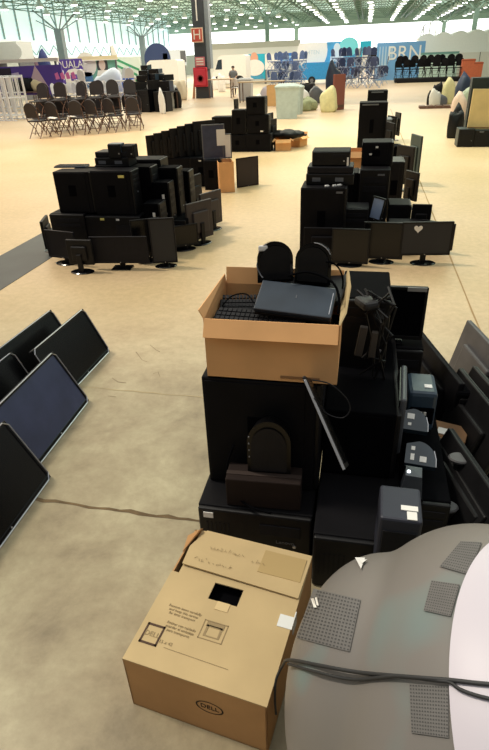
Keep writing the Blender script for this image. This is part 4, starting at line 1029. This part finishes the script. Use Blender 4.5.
on(t, 'dark_square', mat('dark_violet', (34, 26, 52), .6), [(-w_ * .34, h_ * .15), (-w_ * .18, h_ * .15), (-w_ * .18, h_ * .95), (-w_ * .34, h_ * .95)])
on(t, 'pale_figure', mat('rose_print', (206, 180, 200), .6), [(.0, .3), (.55, h_ * .75), (.75, h_), (.95, h_ * .8), (1.4, .4), (1.1, .1), (.3, .1)])
on(t, 'white_lettering', LIL, [(-1.0, h_ * .55), (-.35, h_ * .6), (-.4, h_ * .8), (-1.05, h_ * .75)])
for k in range(4): on(t, 'pink_script', mat('pink_print', (226, 120, 190), .6), [(2.0 + k * .35, h_ * .5), (2.25 + k * .35, h_ * .52), (2.15 + k * .35, h_ * .75), (1.95 + k * .35, h_ * .7)])
t, w_, h_ = board('pale grey curved booth wall above the purple banner at the left edge', (-14, 42, 18, 62), 40, mat('booth_grey', (206, 212, 216), .7, noise=.03), nm='booth_wall', cat='wall', th=2.)
on(t, 'round_corner', mat('booth_grey', (206, 212, 216), .7), circ(w_ / 2 - .6, h_ / 2, .9, h_ / 2))
t, w_, h_ = board('thin pale shelf board over the long purple banner', (-8, 59, 58, 62.5), 34.2, mat('pinkish_board', (226, 214, 214), .6), nm='board', cat='board')
on(t, 'edge_strip', PAP, [(-w_ / 2, 0), (w_ / 2, 0), (w_ / 2, h_ * .4), (-w_ / 2, h_ * .4)])
t, w_, h_ = board('short purple banner with white lettering left of the white disc sign', (59, 59, 82, 73), 40, PUR, z0=.6)
text('DUALAF', .62, WHT, t, Matrix.Translation((.1, -.03, h_ * .82)) @ FRONT)
on(t, 'white_shape', WHT, [(-.5, h_ * .1), (.9, h_ * .1), (.8, h_ * .62), (.3, h_ * .7), (-.2, h_ * .66), (-.55, h_ * .5)])
on(t, 'small_dark_mark', PUR, [(-.1, h_ * .3), (.4, h_ * .3), (.4, h_ * .5), (-.1, h_ * .5)], -.03)
t, w_, h_ = board('sea-green poster of a long-haired woman behind the blue bundles', (81, 59, 116, 76), 41, mat('sea_green_print', (116, 176, 164), .6, noise=.12, nscale=.7), nm='poster', cat='poster', z0=.6)
on(t, 'white_disc', WHT, circ(-w_ * .33, h_ * .83, .75))
on(t, 'blue_corner', mat('steel_blue_print', (92, 140, 190), .6), [(-w_ / 2, 0), (-w_ * .2, 0), (-w_ * .2, h_ * .55), (-w_ / 2, h_ * .6)])
fg = on(t, 'printed_hair', mat('dark_hair_print', (62, 66, 74), .6), circ(w_ * .12, h_ * .78, .42, .62)); on(t, 'printed_face', mat('face_print', (226, 206, 200), .6), circ(w_ * .12, h_ * .8, .24, .34), -.04)
on(t, 'printed_dress', WHT, [(w_ * .12 - .6, h_ * .3), (w_ * .12 + .6, h_ * .3), (w_ * .12 + .35, h_ * .62), (w_ * .12 - .35, h_ * .62)], -.06)
t, w_, h_ = board('cream fascia board above the white disc and green poster', (78, 56, 117, 60.5), 40.8, mat('cream_fascia', (226, 212, 176), .6), nm='board', cat='board')
on(t, 'edge_strip', PAP, [(-w_ / 2, 0), (w_ / 2, 0), (w_ / 2, h_ * .2), (-w_ / 2, h_ * .2)])
t, w_, h_ = board('green and white striped banner beside the white feather flag', (117, 57, 140, 73), 42, mat('mint_white', (226, 238, 232), .6), z0=.5)
for k in range(3): on(t, 'green_stripe', mat('stripe_green', (70, 160, 116), .6), [(-w_ / 2, h_ * (.9 - .2 * k)), (-w_ / 2, h_ * (.98 - .2 * k)), (w_ * .45, h_ * (.62 - .2 * k)), (w_ * .45, h_ * (.54 - .2 * k))])
t = thing('feather_flag', 'narrow white feather flag between the green posters', 'flag', G(116, 90)); b = BM(); tube(b, [(0, 0, 0), (0, 0, 3.6)], .03, 5); obj('pole', b, GRY, t)
b = BM(); poly(b, [(0, 0, 1.2), (.5, 0, 1.3), (.55, 0, 2.8), (.25, 0, 3.6), (0, 0, 3.4)]); fo = obj('flag_cloth', b, WHT, t); fo.modifiers.new('s', 'SOLIDIFY').thickness = .02

# vans
def van(label, px, Y, body, length=None, cab=-1, decals=True):
    a, b_, zl, zh = rectD(*px, Y); w, h = b_ - a, zh; t = thing('van', label, 'van', ((a + b_) / 2, Y, 0))
    s = cab; L = w / 2
    prof = [(-s * L, .35), (-s * L, h * .96), (-s * (L - .2), h), (s * L * .45, h), (s * L * .62, h * .93), (s * L * .86, h * .56), (s * L * .99, h * .46), (s * L, .35)]
    b = BM(); A = [b.verts.new((x, 0, z)) for x, z in prof]; B2 = [b.verts.new((x, 2., z)) for x, z in prof]; b.faces.new(A); b.faces.new(B2[::-1])
    for i in range(len(prof)): j = (i + 1) % len(prof); b.faces.new([A[i], B2[i], B2[j], A[j]])
    obj('body', b, body, t)
    on(t, 'side_window', mat('van_glass', (46, 58, 68), .2), [(s * L * .40, h * .58), (s * L * .80, h * .58), (s * L * .62, h * .86), (s * L * .40, h * .88)])
    for wx in (-.6, .66):
        b = BM(); lathe(b, [(h * .17, 0), (h * .19, .05), (h * .19, .22), (h * .12, .24)], 20, Matrix.Translation((wx * L * s, .2, h * .19)) @ Matrix.Rotation(pi / 2, 4, 'X')); q = obj('wheel', b, BLK, t)
        b = BM(); lathe(b, [(h * .09, 0), (h * .09, .02), (0, .03)], 14, Matrix.Translation((wx * L * s, -.04, h * .19)) @ Matrix.Rotation(pi / 2, 4, 'X')); obj('hub_cap', b, GRY, q)
    on(t, 'bumper', GRY, [(s * L * .8, .3), (s * L * 1.0, .3), (s * L * 1.0, .55), (s * L * .8, .5)])
    return t, w, h
van('white van with a dark window left of the pile by the big column', (141, 60, 178, 84), 46, WHT, cab=-1)
t, w_, h_ = board('pale board with a navy disc graphic above the white van', (148, 50, 186, 66), 52, mat('ice_print', (214, 222, 234), .6), nm='banner')
on(t, 'navy_disc', mat('navy_print', (42, 60, 104), .6), circ(-w_ * .25, h_ * .45, 1.2)); on(t, 'blue_bar', mat('sky_print', (120, 160, 214), .6), [(-w_ * .1, 0), (w_ * .02, 0), (w_ * .02, h_ * .8), (-w_ * .1, h_ * .8)])
on(t, 'dark_edge', GRY, [(w_ * .36, h_ * .2), (w_ * .5, h_ * .2), (w_ * .5, h_ * .9), (w_ * .36, h_ * .9)])
van('white van with a dark windscreen right of the big column', (212, 55, 246, 84), 50, WHT, cab=-1)
CYAN = mat('cyan_print', (30, 172, 204), .6, noise=.05); DBL = mat('blue_print', (40, 104, 190), .6, noise=.2, nscale=.8)
t, w_, h_ = board('white exhibition wall behind the van right of the column', (206, 42, 300, 82), 60, mat('stand_white', (222, 222, 218), .7), nm='exhibition_wall', cat='wall', z0=0)
on(t, 'grey_fascia', mat('fascia_taupe', (176, 176, 166), .7), [(-w_ / 2, h_ * .86), (w_ / 2, h_ * .86), (w_ / 2, h_), (-w_ / 2, h_)])
t, w_, h_ = board('cyan poster of a bald white-bearded man', (243, 54, 266, 80), 57, CYAN, nm='poster', cat='poster', z0=.4)
on(t, 'printed_head', mat('skin_print', (216, 160, 136), .6), circ(0, h_ * .82, .36, .5), -.03); on(t, 'printed_beard', WHT, circ(0, h_ * .46, .95, .66), -.05); on(t, 'printed_collar', mat('teal_print', (60, 150, 190), .6), [(-.9, 0), (.9, 0), (.6, h_ * .3), (-.6, h_ * .3)], -.025)
t, w_, h_ = board('plain white square board beside the bearded man poster', (265, 54, 280, 70), 56.8, WHT, nm='board', cat='board'); on(t, 'edge_strip', GRY, [(-w_ / 2, 0), (w_ / 2, 0), (w_ / 2, .04), (-w_ / 2, .04)])
t, w_, h_ = board('small blue poster with a pale swirl left of the white disc wall', (280, 53, 293, 64), 56.5, DBL, nm='poster', cat='poster'); on(t, 'swirl', mat('pale_swirl', (150, 196, 236), .6), [(-.4, h_ * .3), (.1, h_ * .35), (.55, h_ * .7), (.2, h_ * .75), (-.2, h_ * .55)])
t, w_, h_ = board('large blue exhibition wall with a white half disc at its top left', (299, 42, 356, 80), 54, mat('light_blue_print', (70, 160, 214), .6, noise=.35, nscale=.5), nm='exhibition_wall', cat='wall', z0=.3)
on(t, 'white_disc', WHT, [(-w_ / 2, h_), (-w_ * .02, h_)] + [(-w_ * .27 + 1.3 * cos(a), h_ * .78 + 1.5 * sin(a)) for a in [-k * pi / 12 for k in range(13)]])
text('A4TEN', .42, mat('faint_print', (190, 206, 214), .6), t, Matrix.Translation((-w_ * .27, -.03, h_ * .74)) @ FRONT)
on(t, 'printed_head', mat('pale_figure_print', (206, 222, 236), .6), circ(w_ * .16, h_ * .82, .28, .4), -.03); on(t, 'printed_shirt', mat('pale_figure_print', (206, 222, 236), .6), [(w_ * .16 - .6, h_ * .4), (w_ * .16 + .6, h_ * .4), (w_ * .16 + .55, h_ * .62), (w_ * .16, h_ * .74), (w_ * .16 - .5, h_ * .62)], -.05)
on(t, 'cyan_patch', mat('aqua_print', (120, 214, 222), .6), circ(w_ * .36, h_ * .85, .8, .7), -.015)
van('blue van with a black wheel in front of the large blue wall', (302, 62, 352, 84), 52, mat('azure_paint', (44, 140, 206), .4, noise=.1), cab=1)
t, w_, h_ = board('bright cyan pennant board right of the large blue wall', (360, 41, 371, 57), 53, CYAN, nm='board', cat='board'); on(t, 'white_flap', WHT, [(.3, 0), (w_ / 2, 0), (w_ / 2, h_ * .7), (.45, h_ * .4)])
t, w_, h_ = board('white board with a black screen beside the cyan pennant', (362, 53, 376, 66), 52.5, WHT, nm='board', cat='board'); on(t, 'black_screen', BLK, [(-.1, .5), (.6, .5), (.6, 1.1), (-.1, 1.1)])
t, w_, h_ = board('blue banner with large pale letters BRN', (376, 42, 424, 76), 56, mat('banner_blue', (106, 160, 212), .6, noise=.1, nscale=.6), z0=.0)
text('BRN', 1.5, mat('pale_letter', (222, 226, 226), .6), t, Matrix.Translation((.35, -.03, h_ * .70)) @ FRONT)
for k in range(5): on(t, 'pale_streak', mat('streak', (170, 200, 226), .6), [(-w_ * .45 + k * .25, h_ * (.2 + .1 * k)), (-w_ * .4 + k * .25, h_ * (.2 + .1 * k)), (-w_ * .42 + k * .25, h_ * .9), (-w_ * .44 + k * .25, h_ * .9)])
# canopy with scalloped top, counter and orange crates at the right
t = thing('canopy', 'long white canopy with a scalloped top at the far right', 'canopy', D(455, 60, 58)); a = D(418, 50, 58); e = D(500, 46, 58); t.location = (a.x, 58, 0); Wc = e.x - a.x
b = BM(); n = 40; top = [(Wc * k / n, 3.15 + .28 * abs(sin(pi * k / 8)) + .006 * k) for k in range(n + 1)]
A = [b.verts.new((x, 0, z)) for x, z in top] + [b.verts.new((Wc, 0, 1.5)), b.verts.new((0, 0, 1.5))]; B2 = [b.verts.new((v.co.x, 3, v.co.z)) for v in A]
b.faces.new(A); b.faces.new(B2[::-1])
for i in range(len(A)): j = (i + 1) % len(A); b.faces.new([A[i], B2[i], B2[j], A[j]])
obj('canopy_cloth', b, mat('canopy_white', (236, 240, 240), .7, noise=.02), t)
for x in (.1, Wc * .5, Wc - .1):
    b = BM(); tube(b, [(x, .1, 0), (x, .1, 1.5)], .05, 5); obj('pole', b, GRY, t)
t, w_, h_ = board('pale teal counter front under the white canopy', (420, 52, 458, 72), 55, mat('pale_teal', (190, 216, 212), .6, noise=.05), nm='counter', cat='counter', z0=0)
on(t, 'teal_edge', mat('teal_edge', (110, 160, 156), .6), [(-w_ / 2, h_ * .92), (w_ / 2, h_ * .92), (w_ / 2, h_), (-w_ / 2, h_)])
t, w_, h_ = board('white wall board at the far right below the canopy', (456, 52, 500, 82), 57, mat('stand_white', (222, 222, 218), .7), nm='exhibition_wall', cat='wall', z0=0); on(t, 'seam', GRY, [(0, 0), (.05, 0), (.05, h_), (0, h_)])
OR = mat('orange_crate', (206, 110, 78), .6, noise=.08)
for (r_, lb) in (((462, 59, 475, 71), 'taller orange-red crate at the far right'), ((474, 62, 483, 70), 'lower orange-red crate at the far right')):
    a, b_, zl, zh = rectD(*r_, 50); t = thing('crate', lb, 'crate', ((a + b_) / 2, 50, 0)); w_ = b_ - a
    b = BM(); bx(b, -w_ / 2, w_ / 2, 0, 1, 0, zh, .03); obj('crate_body', b, OR, t)
    b = BM(); bx(b, -w_ / 2 - .02, w_ / 2 + .02, -.02, 1.02, zh - .12, zh - .04); obj('rim', b, mat('orange_rim', (170, 84, 60), .6), t)
t = thing('handrail', 'white handrail frame above the far right canopy', 'railing', D(427, 48, 62)); t.location.z = 3.2
b = BM(); tube(b, [(-.8, 0, 0), (-.5, 0, 1.0), (.6, 0, 1.4), (.6, 0, 0)], .06, 5); tube(b, [(-.5, 0, 0), (-.5, 0, 1)], .06, 5); tube(b, [(.05, 0, 0), (.05, 0, 1.2)], .06, 5); obj('rail', b, WM, t)
b = BM(); bx(b, -.8, .7, -.1, .1, -3.2, .02); obj('support_wall', b, WHT, t)

# jumbled blue-framed chairs in the far centre
BF = mat('blue_frame', (70, 92, 140), .5, noise=.2); BF2 = mat('navy_frame', (44, 58, 98), .5, noise=.2)
bc = make_chair('blue-grey chair in the tangled heap by the bearded man poster', 'tangled chairs left of the blue van', BF, mat('pale_blue_leg', (150, 166, 198), .5))
SP = [G(272 + k * 3.7, 91 if k % 2 else 87) for k in range(9)]
for i in range(27):
    p = SP[i % 9]; put_chair(bc, p.x, p.y, rnd.uniform(0, 6), (i // 9) * .61, 1.25)
bc2 = make_chair('navy chair in the tangled heap right of the blue van', 'tangled chairs right of the blue van', BF2, mat('pale_blue_leg', (150, 166, 198), .5))
SP = [G(335 + k * 3.9, (84, 88, 86)[k % 3]) for k in range(13)]
for i in range(36):
    p = SP[i % 13]; put_chair(bc2, p.x, p.y, rnd.uniform(0, 6), (i // 13) * .635, 1.3)
# centre clutter on the floor
def tub(label, px, py, w, h, m, rz=0.):
    p = G(px, py); t = thing('plastic_tub', label, 'tub', (p.x, p.y, 0), rz)
    b = BM(); lathe(b, [(w * .6, 0), (w * .66, h * .9), (w * .7, h), (w * .62, h), (w * .56, h * .1), (0, h * .1)], 4, Matrix.Rotation(pi / 4, 4, 'Z')); obj('tub_body', b, m, t)
    b = BM(); lathe(b, [(w * .72, h), (w * .72, h * 1.05), (w * .5, h * 1.12), (0, h * 1.12)], 4, Matrix.Rotation(pi / 4, 4, 'Z')); obj('lid', b, m, t)
TUB = mat('frosted_grey_green', (176, 190, 188), .5, noise=.08)
tub('tall frosted grey tub at the front of the centre clutter', 287, 118, .9, 1.05, TUB, .1); tub('frosted grey tub just behind and right of the tall one', 294, 114, .7, .95, TUB, -.1)
GBG = mat('khaki_green_bag', (150, 156, 122), .8, noise=.15)
for (x, y, w_, h_, mm, lb) in [(302, 111, 1.0, .6, GBG, 'khaki green sack right of the frosted tubs'), (309, 110, .9, .55, GBG, 'second khaki green sack, nearer the cream sack'), (301, 107, 1.0, .8, WHT, 'white sack behind the khaki sacks'), (316, 103, .9, .8, GRY, 'grey sack behind the cream sack'), (328, 112, .85, 1.05, mat('cream_sack', (216, 208, 158), .8, noise=.08), 'tall cream sack left of the far towers of the right row'), (331, 104, .7, .9, mat('dark_tan_sack', (120, 84, 66), .8), 'dark tan bundle above the cream sack'),
                                (307, 97, 1.2, .9, BLK3, 'charcoal sack in the centre clutter behind the white one'), (257, 112, .6, .8, WHT, 'white bag standing behind the topmost far tower'), (268, 105, .9, .9, mat('lilac_bag', (200, 192, 204), .7), 'pale lilac bag left of the tan cardboard crate')]:
    bag(lb, x, y, w_, h_, mm)
t = thing('board', 'upright red-brown board standing between the cream sack and far towers', 'board', G(338, 110)); t.rotation_euler = (0, 0, .9)
b = BM(); bx(b, -.35, .35, -.04, .04, 0, 1.35, .01); obj('panel', b, mat('red_brown', (132, 74, 62), .6), t); b = BM(); bx(b, -.3, .3, -.06, -.04, .1, .2); obj('bottom_rail', b, LEGB, t)
bag('dark blue cloth bundle standing behind the red-brown board', 333, 103, .9, 2.0, NV)
p = G(280, 106); computer_box = carton('wide tan cardboard crate behind the frosted tubs', p.x - .65, p.x + .65, p.y, p.y + .6, .0, .9, m=mat('tan_crate', (214, 172, 118), .8, noise=.05), flaps=(0, 0, 0, 0))
t, p = table('brown wooden table right of the standing person', 262, 102, 2.4, 1.0, 1.0, mat('sand_top', (206, 180, 148), .7))
tub('light grey crate in the row right of the big column', 246, 100, .8, 1.0, mat('light_grey_tub', (200, 200, 204), .6))
t, p = table('pale wooden counter between the big column and the standing person', 222, 98, 1.5, .9, 1.05, mat('sand_top', (206, 180, 148), .7))
for (x, y, w_, h_, lb) in [(208, 94, .6, 1.2, 'white bag right of the red cabinet, nearer the column'), (214, 90, .8, 1.0, 'white bag on the floor behind the pale counter'), (222, 92, .7, 1.4, 'tall white bag before the white van')]: bag(lb, x, y, w_, h_, WHT)

# right: pile on a cart and the tower with a tan board
for (x, y, w_, h_, mm, lb, z) in [(434, 106, .55, .75, mat('off_white', (214, 212, 204), .7), 'off-white sack in the small heap at the right', 0), (429, 105, .3, .6, BLK, 'small black sack at the left of the small heap', 0), (441, 105, .6, .45, GRY, 'grey sack at the right of the small heap', 0), (436, 104, .5, 1.0, BLK3, 'charcoal sack behind the off-white one in the small heap', 0), (447, 104, .7, 1.1, mat('cream_sack', (216, 208, 158), .8), 'cream sack behind the grey one in the small heap', .0),
                                 (457, 120, .6, .9, mat('pink_beige', (206, 180, 164), .8, noise=.1), 'pink-beige sack left of the tan board', 0), (462, 116, .6, 1.0, mat('sage_cloth', (160, 170, 150), .8), 'sage green sack behind the pink-beige one', 0), (461, 113, .8, 1.4, NV, 'navy bundle behind the sage sack', 0)]:
    bag(lb, x, y, w_, h_, mm, zz=z)
t = thing('pallet', 'low brown pallet under the small heap at the right', 'pallet', G(434, 108)); b = BM()
for k in range(4): bx(b, -.6 + k * .32, -.36 + k * .32, -.3, .3, .06, .10)
obj('deck_board', b, LEGB, t); b = BM(); bx(b, -.6, .65, -.3, -.2, 0, .06); bx(b, -.6, .65, .2, .3, 0, .06); obj('bearer', b, LEGB, t)
GT = mat('green_black_tower', (34, 44, 44), .5, noise=.15)
for (r_, Y, lb, st) in [((458, 129, 474, 147), 14.8, 'lower left dark green tower under the tan board', None), ((474, 130, 496, 147), 14.8, 'lower right dark green tower under the tan board', [(-.2, .9, .10, .03, GRY)])]:
    comp(lb, r_, Y, .45, 0, name='computer_tower', m=GT, look='front', sticker=st)
computer('dark green tower standing upright behind the tan board', 2.45, 3.0, 15.3, 15.6, 0, 1.45, name='computer_tower', m=GT)
a, b_, zl, zh = rectD(470, 89, 498, 130, 14.95)
t = thing('board', 'large tan wooden board leaning on the dark green towers at the right edge', 'board', ((a + b_) / 2, 14.97, rectD(474, 130, 496, 147, 14.8)[3])); w_ = b_ - a; t.rotation_euler = (-.06, .02, 0)
b = BM(); bx(b, -w_ / 2, w_ / 2, -.02, .02, 0, zh - rectD(474, 130, 496, 147, 14.8)[3], .005); obj('panel', b, mat('tan_board', (214, 184, 128), .6, noise=.1, nscale=3), t); b = BM(); bx(b, -w_ / 2, w_ / 2, -.028, -.019, .03, .05); obj('edge_strip', b, CARDD, t)
bag('black plastic sack standing left of the dark green towers', 453, 138, .45, .8, BLK)
bag('second black sack just behind the first left of the dark green towers', 456, 133, .4, .8, BLK)

# ------------------------------------------------------------------ the standing person in the background
def person(px, py, H=1.68):
    p = G(px, py); t = thing('person', 'person in a grey top with dark hair standing behind a white chair', 'person', (p.x, p.y, 0)); k = H / 1.68
    V = [(0, 0, .92), (0, 0, 1.12), (0, .0, 1.32), (0, 0, 1.42), (0, -.01, 1.49), (0, -.02, 1.58), (0, -.01, 1.66),
         (.10, 0, .86), (.11, -.01, .48), (.11, .02, .08), (.12, -.12, .04), (-.10, 0, .86), (-.11, .0, .48), (-.11, .03, .08), (-.12, -.11, .04),
         (.18, 0, 1.38), (.24, -.02, 1.12), (.17, -.20, .98), (.13, -.27, .96), (-.18, 0, 1.38), (-.24, -.02, 1.12), (-.17, -.20, .98), (-.13, -.27, .96)]
    R_ = [.15, .14, .16, .09, .05, .085, .07, .10, .07, .045, .035, .10, .07, .045, .035, .065, .045, .033, .03, .065, .045, .033, .03]
    E_ = [(0, 1), (1, 2), (2, 3), (3, 4), (4, 5), (5, 6), (0, 7), (7, 8), (8, 9), (9, 10), (0, 11), (11, 12), (12, 13), (13, 14), (2, 15), (15, 16), (16, 17), (17, 18), (2, 19), (19, 20), (20, 21), (21, 22)]
    base = len(V)
    for s, hb in ((1, 18), (-1, 22)):
        for f_, (dx, dl) in enumerate([(-.02, .07), (-.007, .08), (.007, .078), (.02, .06), (-.035, .045)]):
            bx_, by, bz = V[hb]; V.append((bx_ + dx * s, by - dl * .5, bz - .005)); R_.append(.010); E_.append((hb, len(V) - 1)); V.append((bx_ + dx * 1.1 * s, by - dl, bz - .03)); R_.append(.008); E_.append((len(V) - 2, len(V) - 1))
    me = bpy.data.meshes.new('body'); me.from_pydata([tuple(c * k for c in v) for v in V], E_, []); o = bpy.data.objects.new('body', me); COL.objects.link(o)
    o.modifiers.new('skin', 'SKIN')
    if not me.skin_vertices: bpy.context.view_layer.objects.active = o
    for i, sv in enumerate(me.skin_vertices[0].data): sv.radius = (R_[i] * k, R_[i] * k); sv.use_root = (i == 0)
    o.modifiers.new('sub', 'SUBSURF').levels = 1
    m = bpy.data.materials.new('skin_and_trousers'); m.use_nodes = True; nt = m.node_tree; bs = nt.nodes['Principled BSDF']; tc = nt.nodes.new('ShaderNodeTexCoord'); sp = nt.nodes.new('ShaderNodeSeparateXYZ'); rr = nt.nodes.new('ShaderNodeValToRGB'); mr = nt.nodes.new('ShaderNodeMapRange'); mr.inputs['From Max'].default_value = 1.7
    nt.links.new(tc.outputs['Object'], sp.inputs[0]); nt.links.new(sp.outputs['Z'], mr.inputs[0]); nt.links.new(mr.outputs[0], rr.inputs[0]); nt.links.new(rr.outputs[0], bs.inputs['Base Color'])
    rr.color_ramp.interpolation = 'CONSTANT'; e = rr.color_ramp.elements; e[0].color = (.03, .03, .035, 1); e[1].position = .55; e[1].color = (.42, .25, .18, 1); me.materials.append(m); o.parent = t
    def cloth(nm, prof, mm):
        b = BM(); lathe(b, prof, 20, None, 1.25, .85); return obj(nm, b, mm, t, True)
    cloth('shirt', [(.165, .88), (.17, 1.0), (.16, 1.15), (.185, 1.32), (.15, 1.40), (.06, 1.45), (.055, 1.44)], mat('grey_top', (112, 116, 124), .8))
    for s in (-1, 1):
        b = BM(); tube(b, [(s * .17, 0, 1.37), (s * .235, -.01, 1.25), (s * .245, -.02, 1.12)], .068, 10, .055); obj('sleeve', b, mat('grey_top', (112, 116, 124), .8), t, True)
    b = BM(); lathe(b, [(.0, .0), (.092, .0), (.10, .06), (.085, .11), (.0, .14)], 16, Matrix.Translation((0, .012, 1.555))); obj('hair', b, mat('dark_hair', (30, 26, 26), .7), t, True)
    for s in (-1, 1):
        b = BM(); bmesh.ops.create_icosphere(b, subdivisions=1, radius=.011); b.transform(Matrix.Translation((s * .032, -.10, 1.585))); obj('eye', b, DEEP, t)
    b = BM(); lathe(b, [(.014, 0), (.008, .02), (0, .03)], 6, Matrix.Translation((0, -.10, 1.555)) @ Matrix.Rotation(pi / 2, 4, 'X')); obj('nose', b, mat('skin_tone', (170, 120, 96), .6), t)
    b = BM(); bx(b, -.025, .025, -.1, -.09, 1.525, 1.533); obj('mouth', b, mat('lip', (140, 70, 66), .6), t)
person(234, 95)
p = G(236, 97); wcp = make_chair('white plastic chair in front of the standing person', None, WC, WC, nm='plastic_chair'); wcp.location = (p.x, p.y, 0); wcp.scale = (1.1, 1.1, 1.1); wcp.rotation_euler = (0, 0, pi)
if 'group' in wcp: del wcp['group']
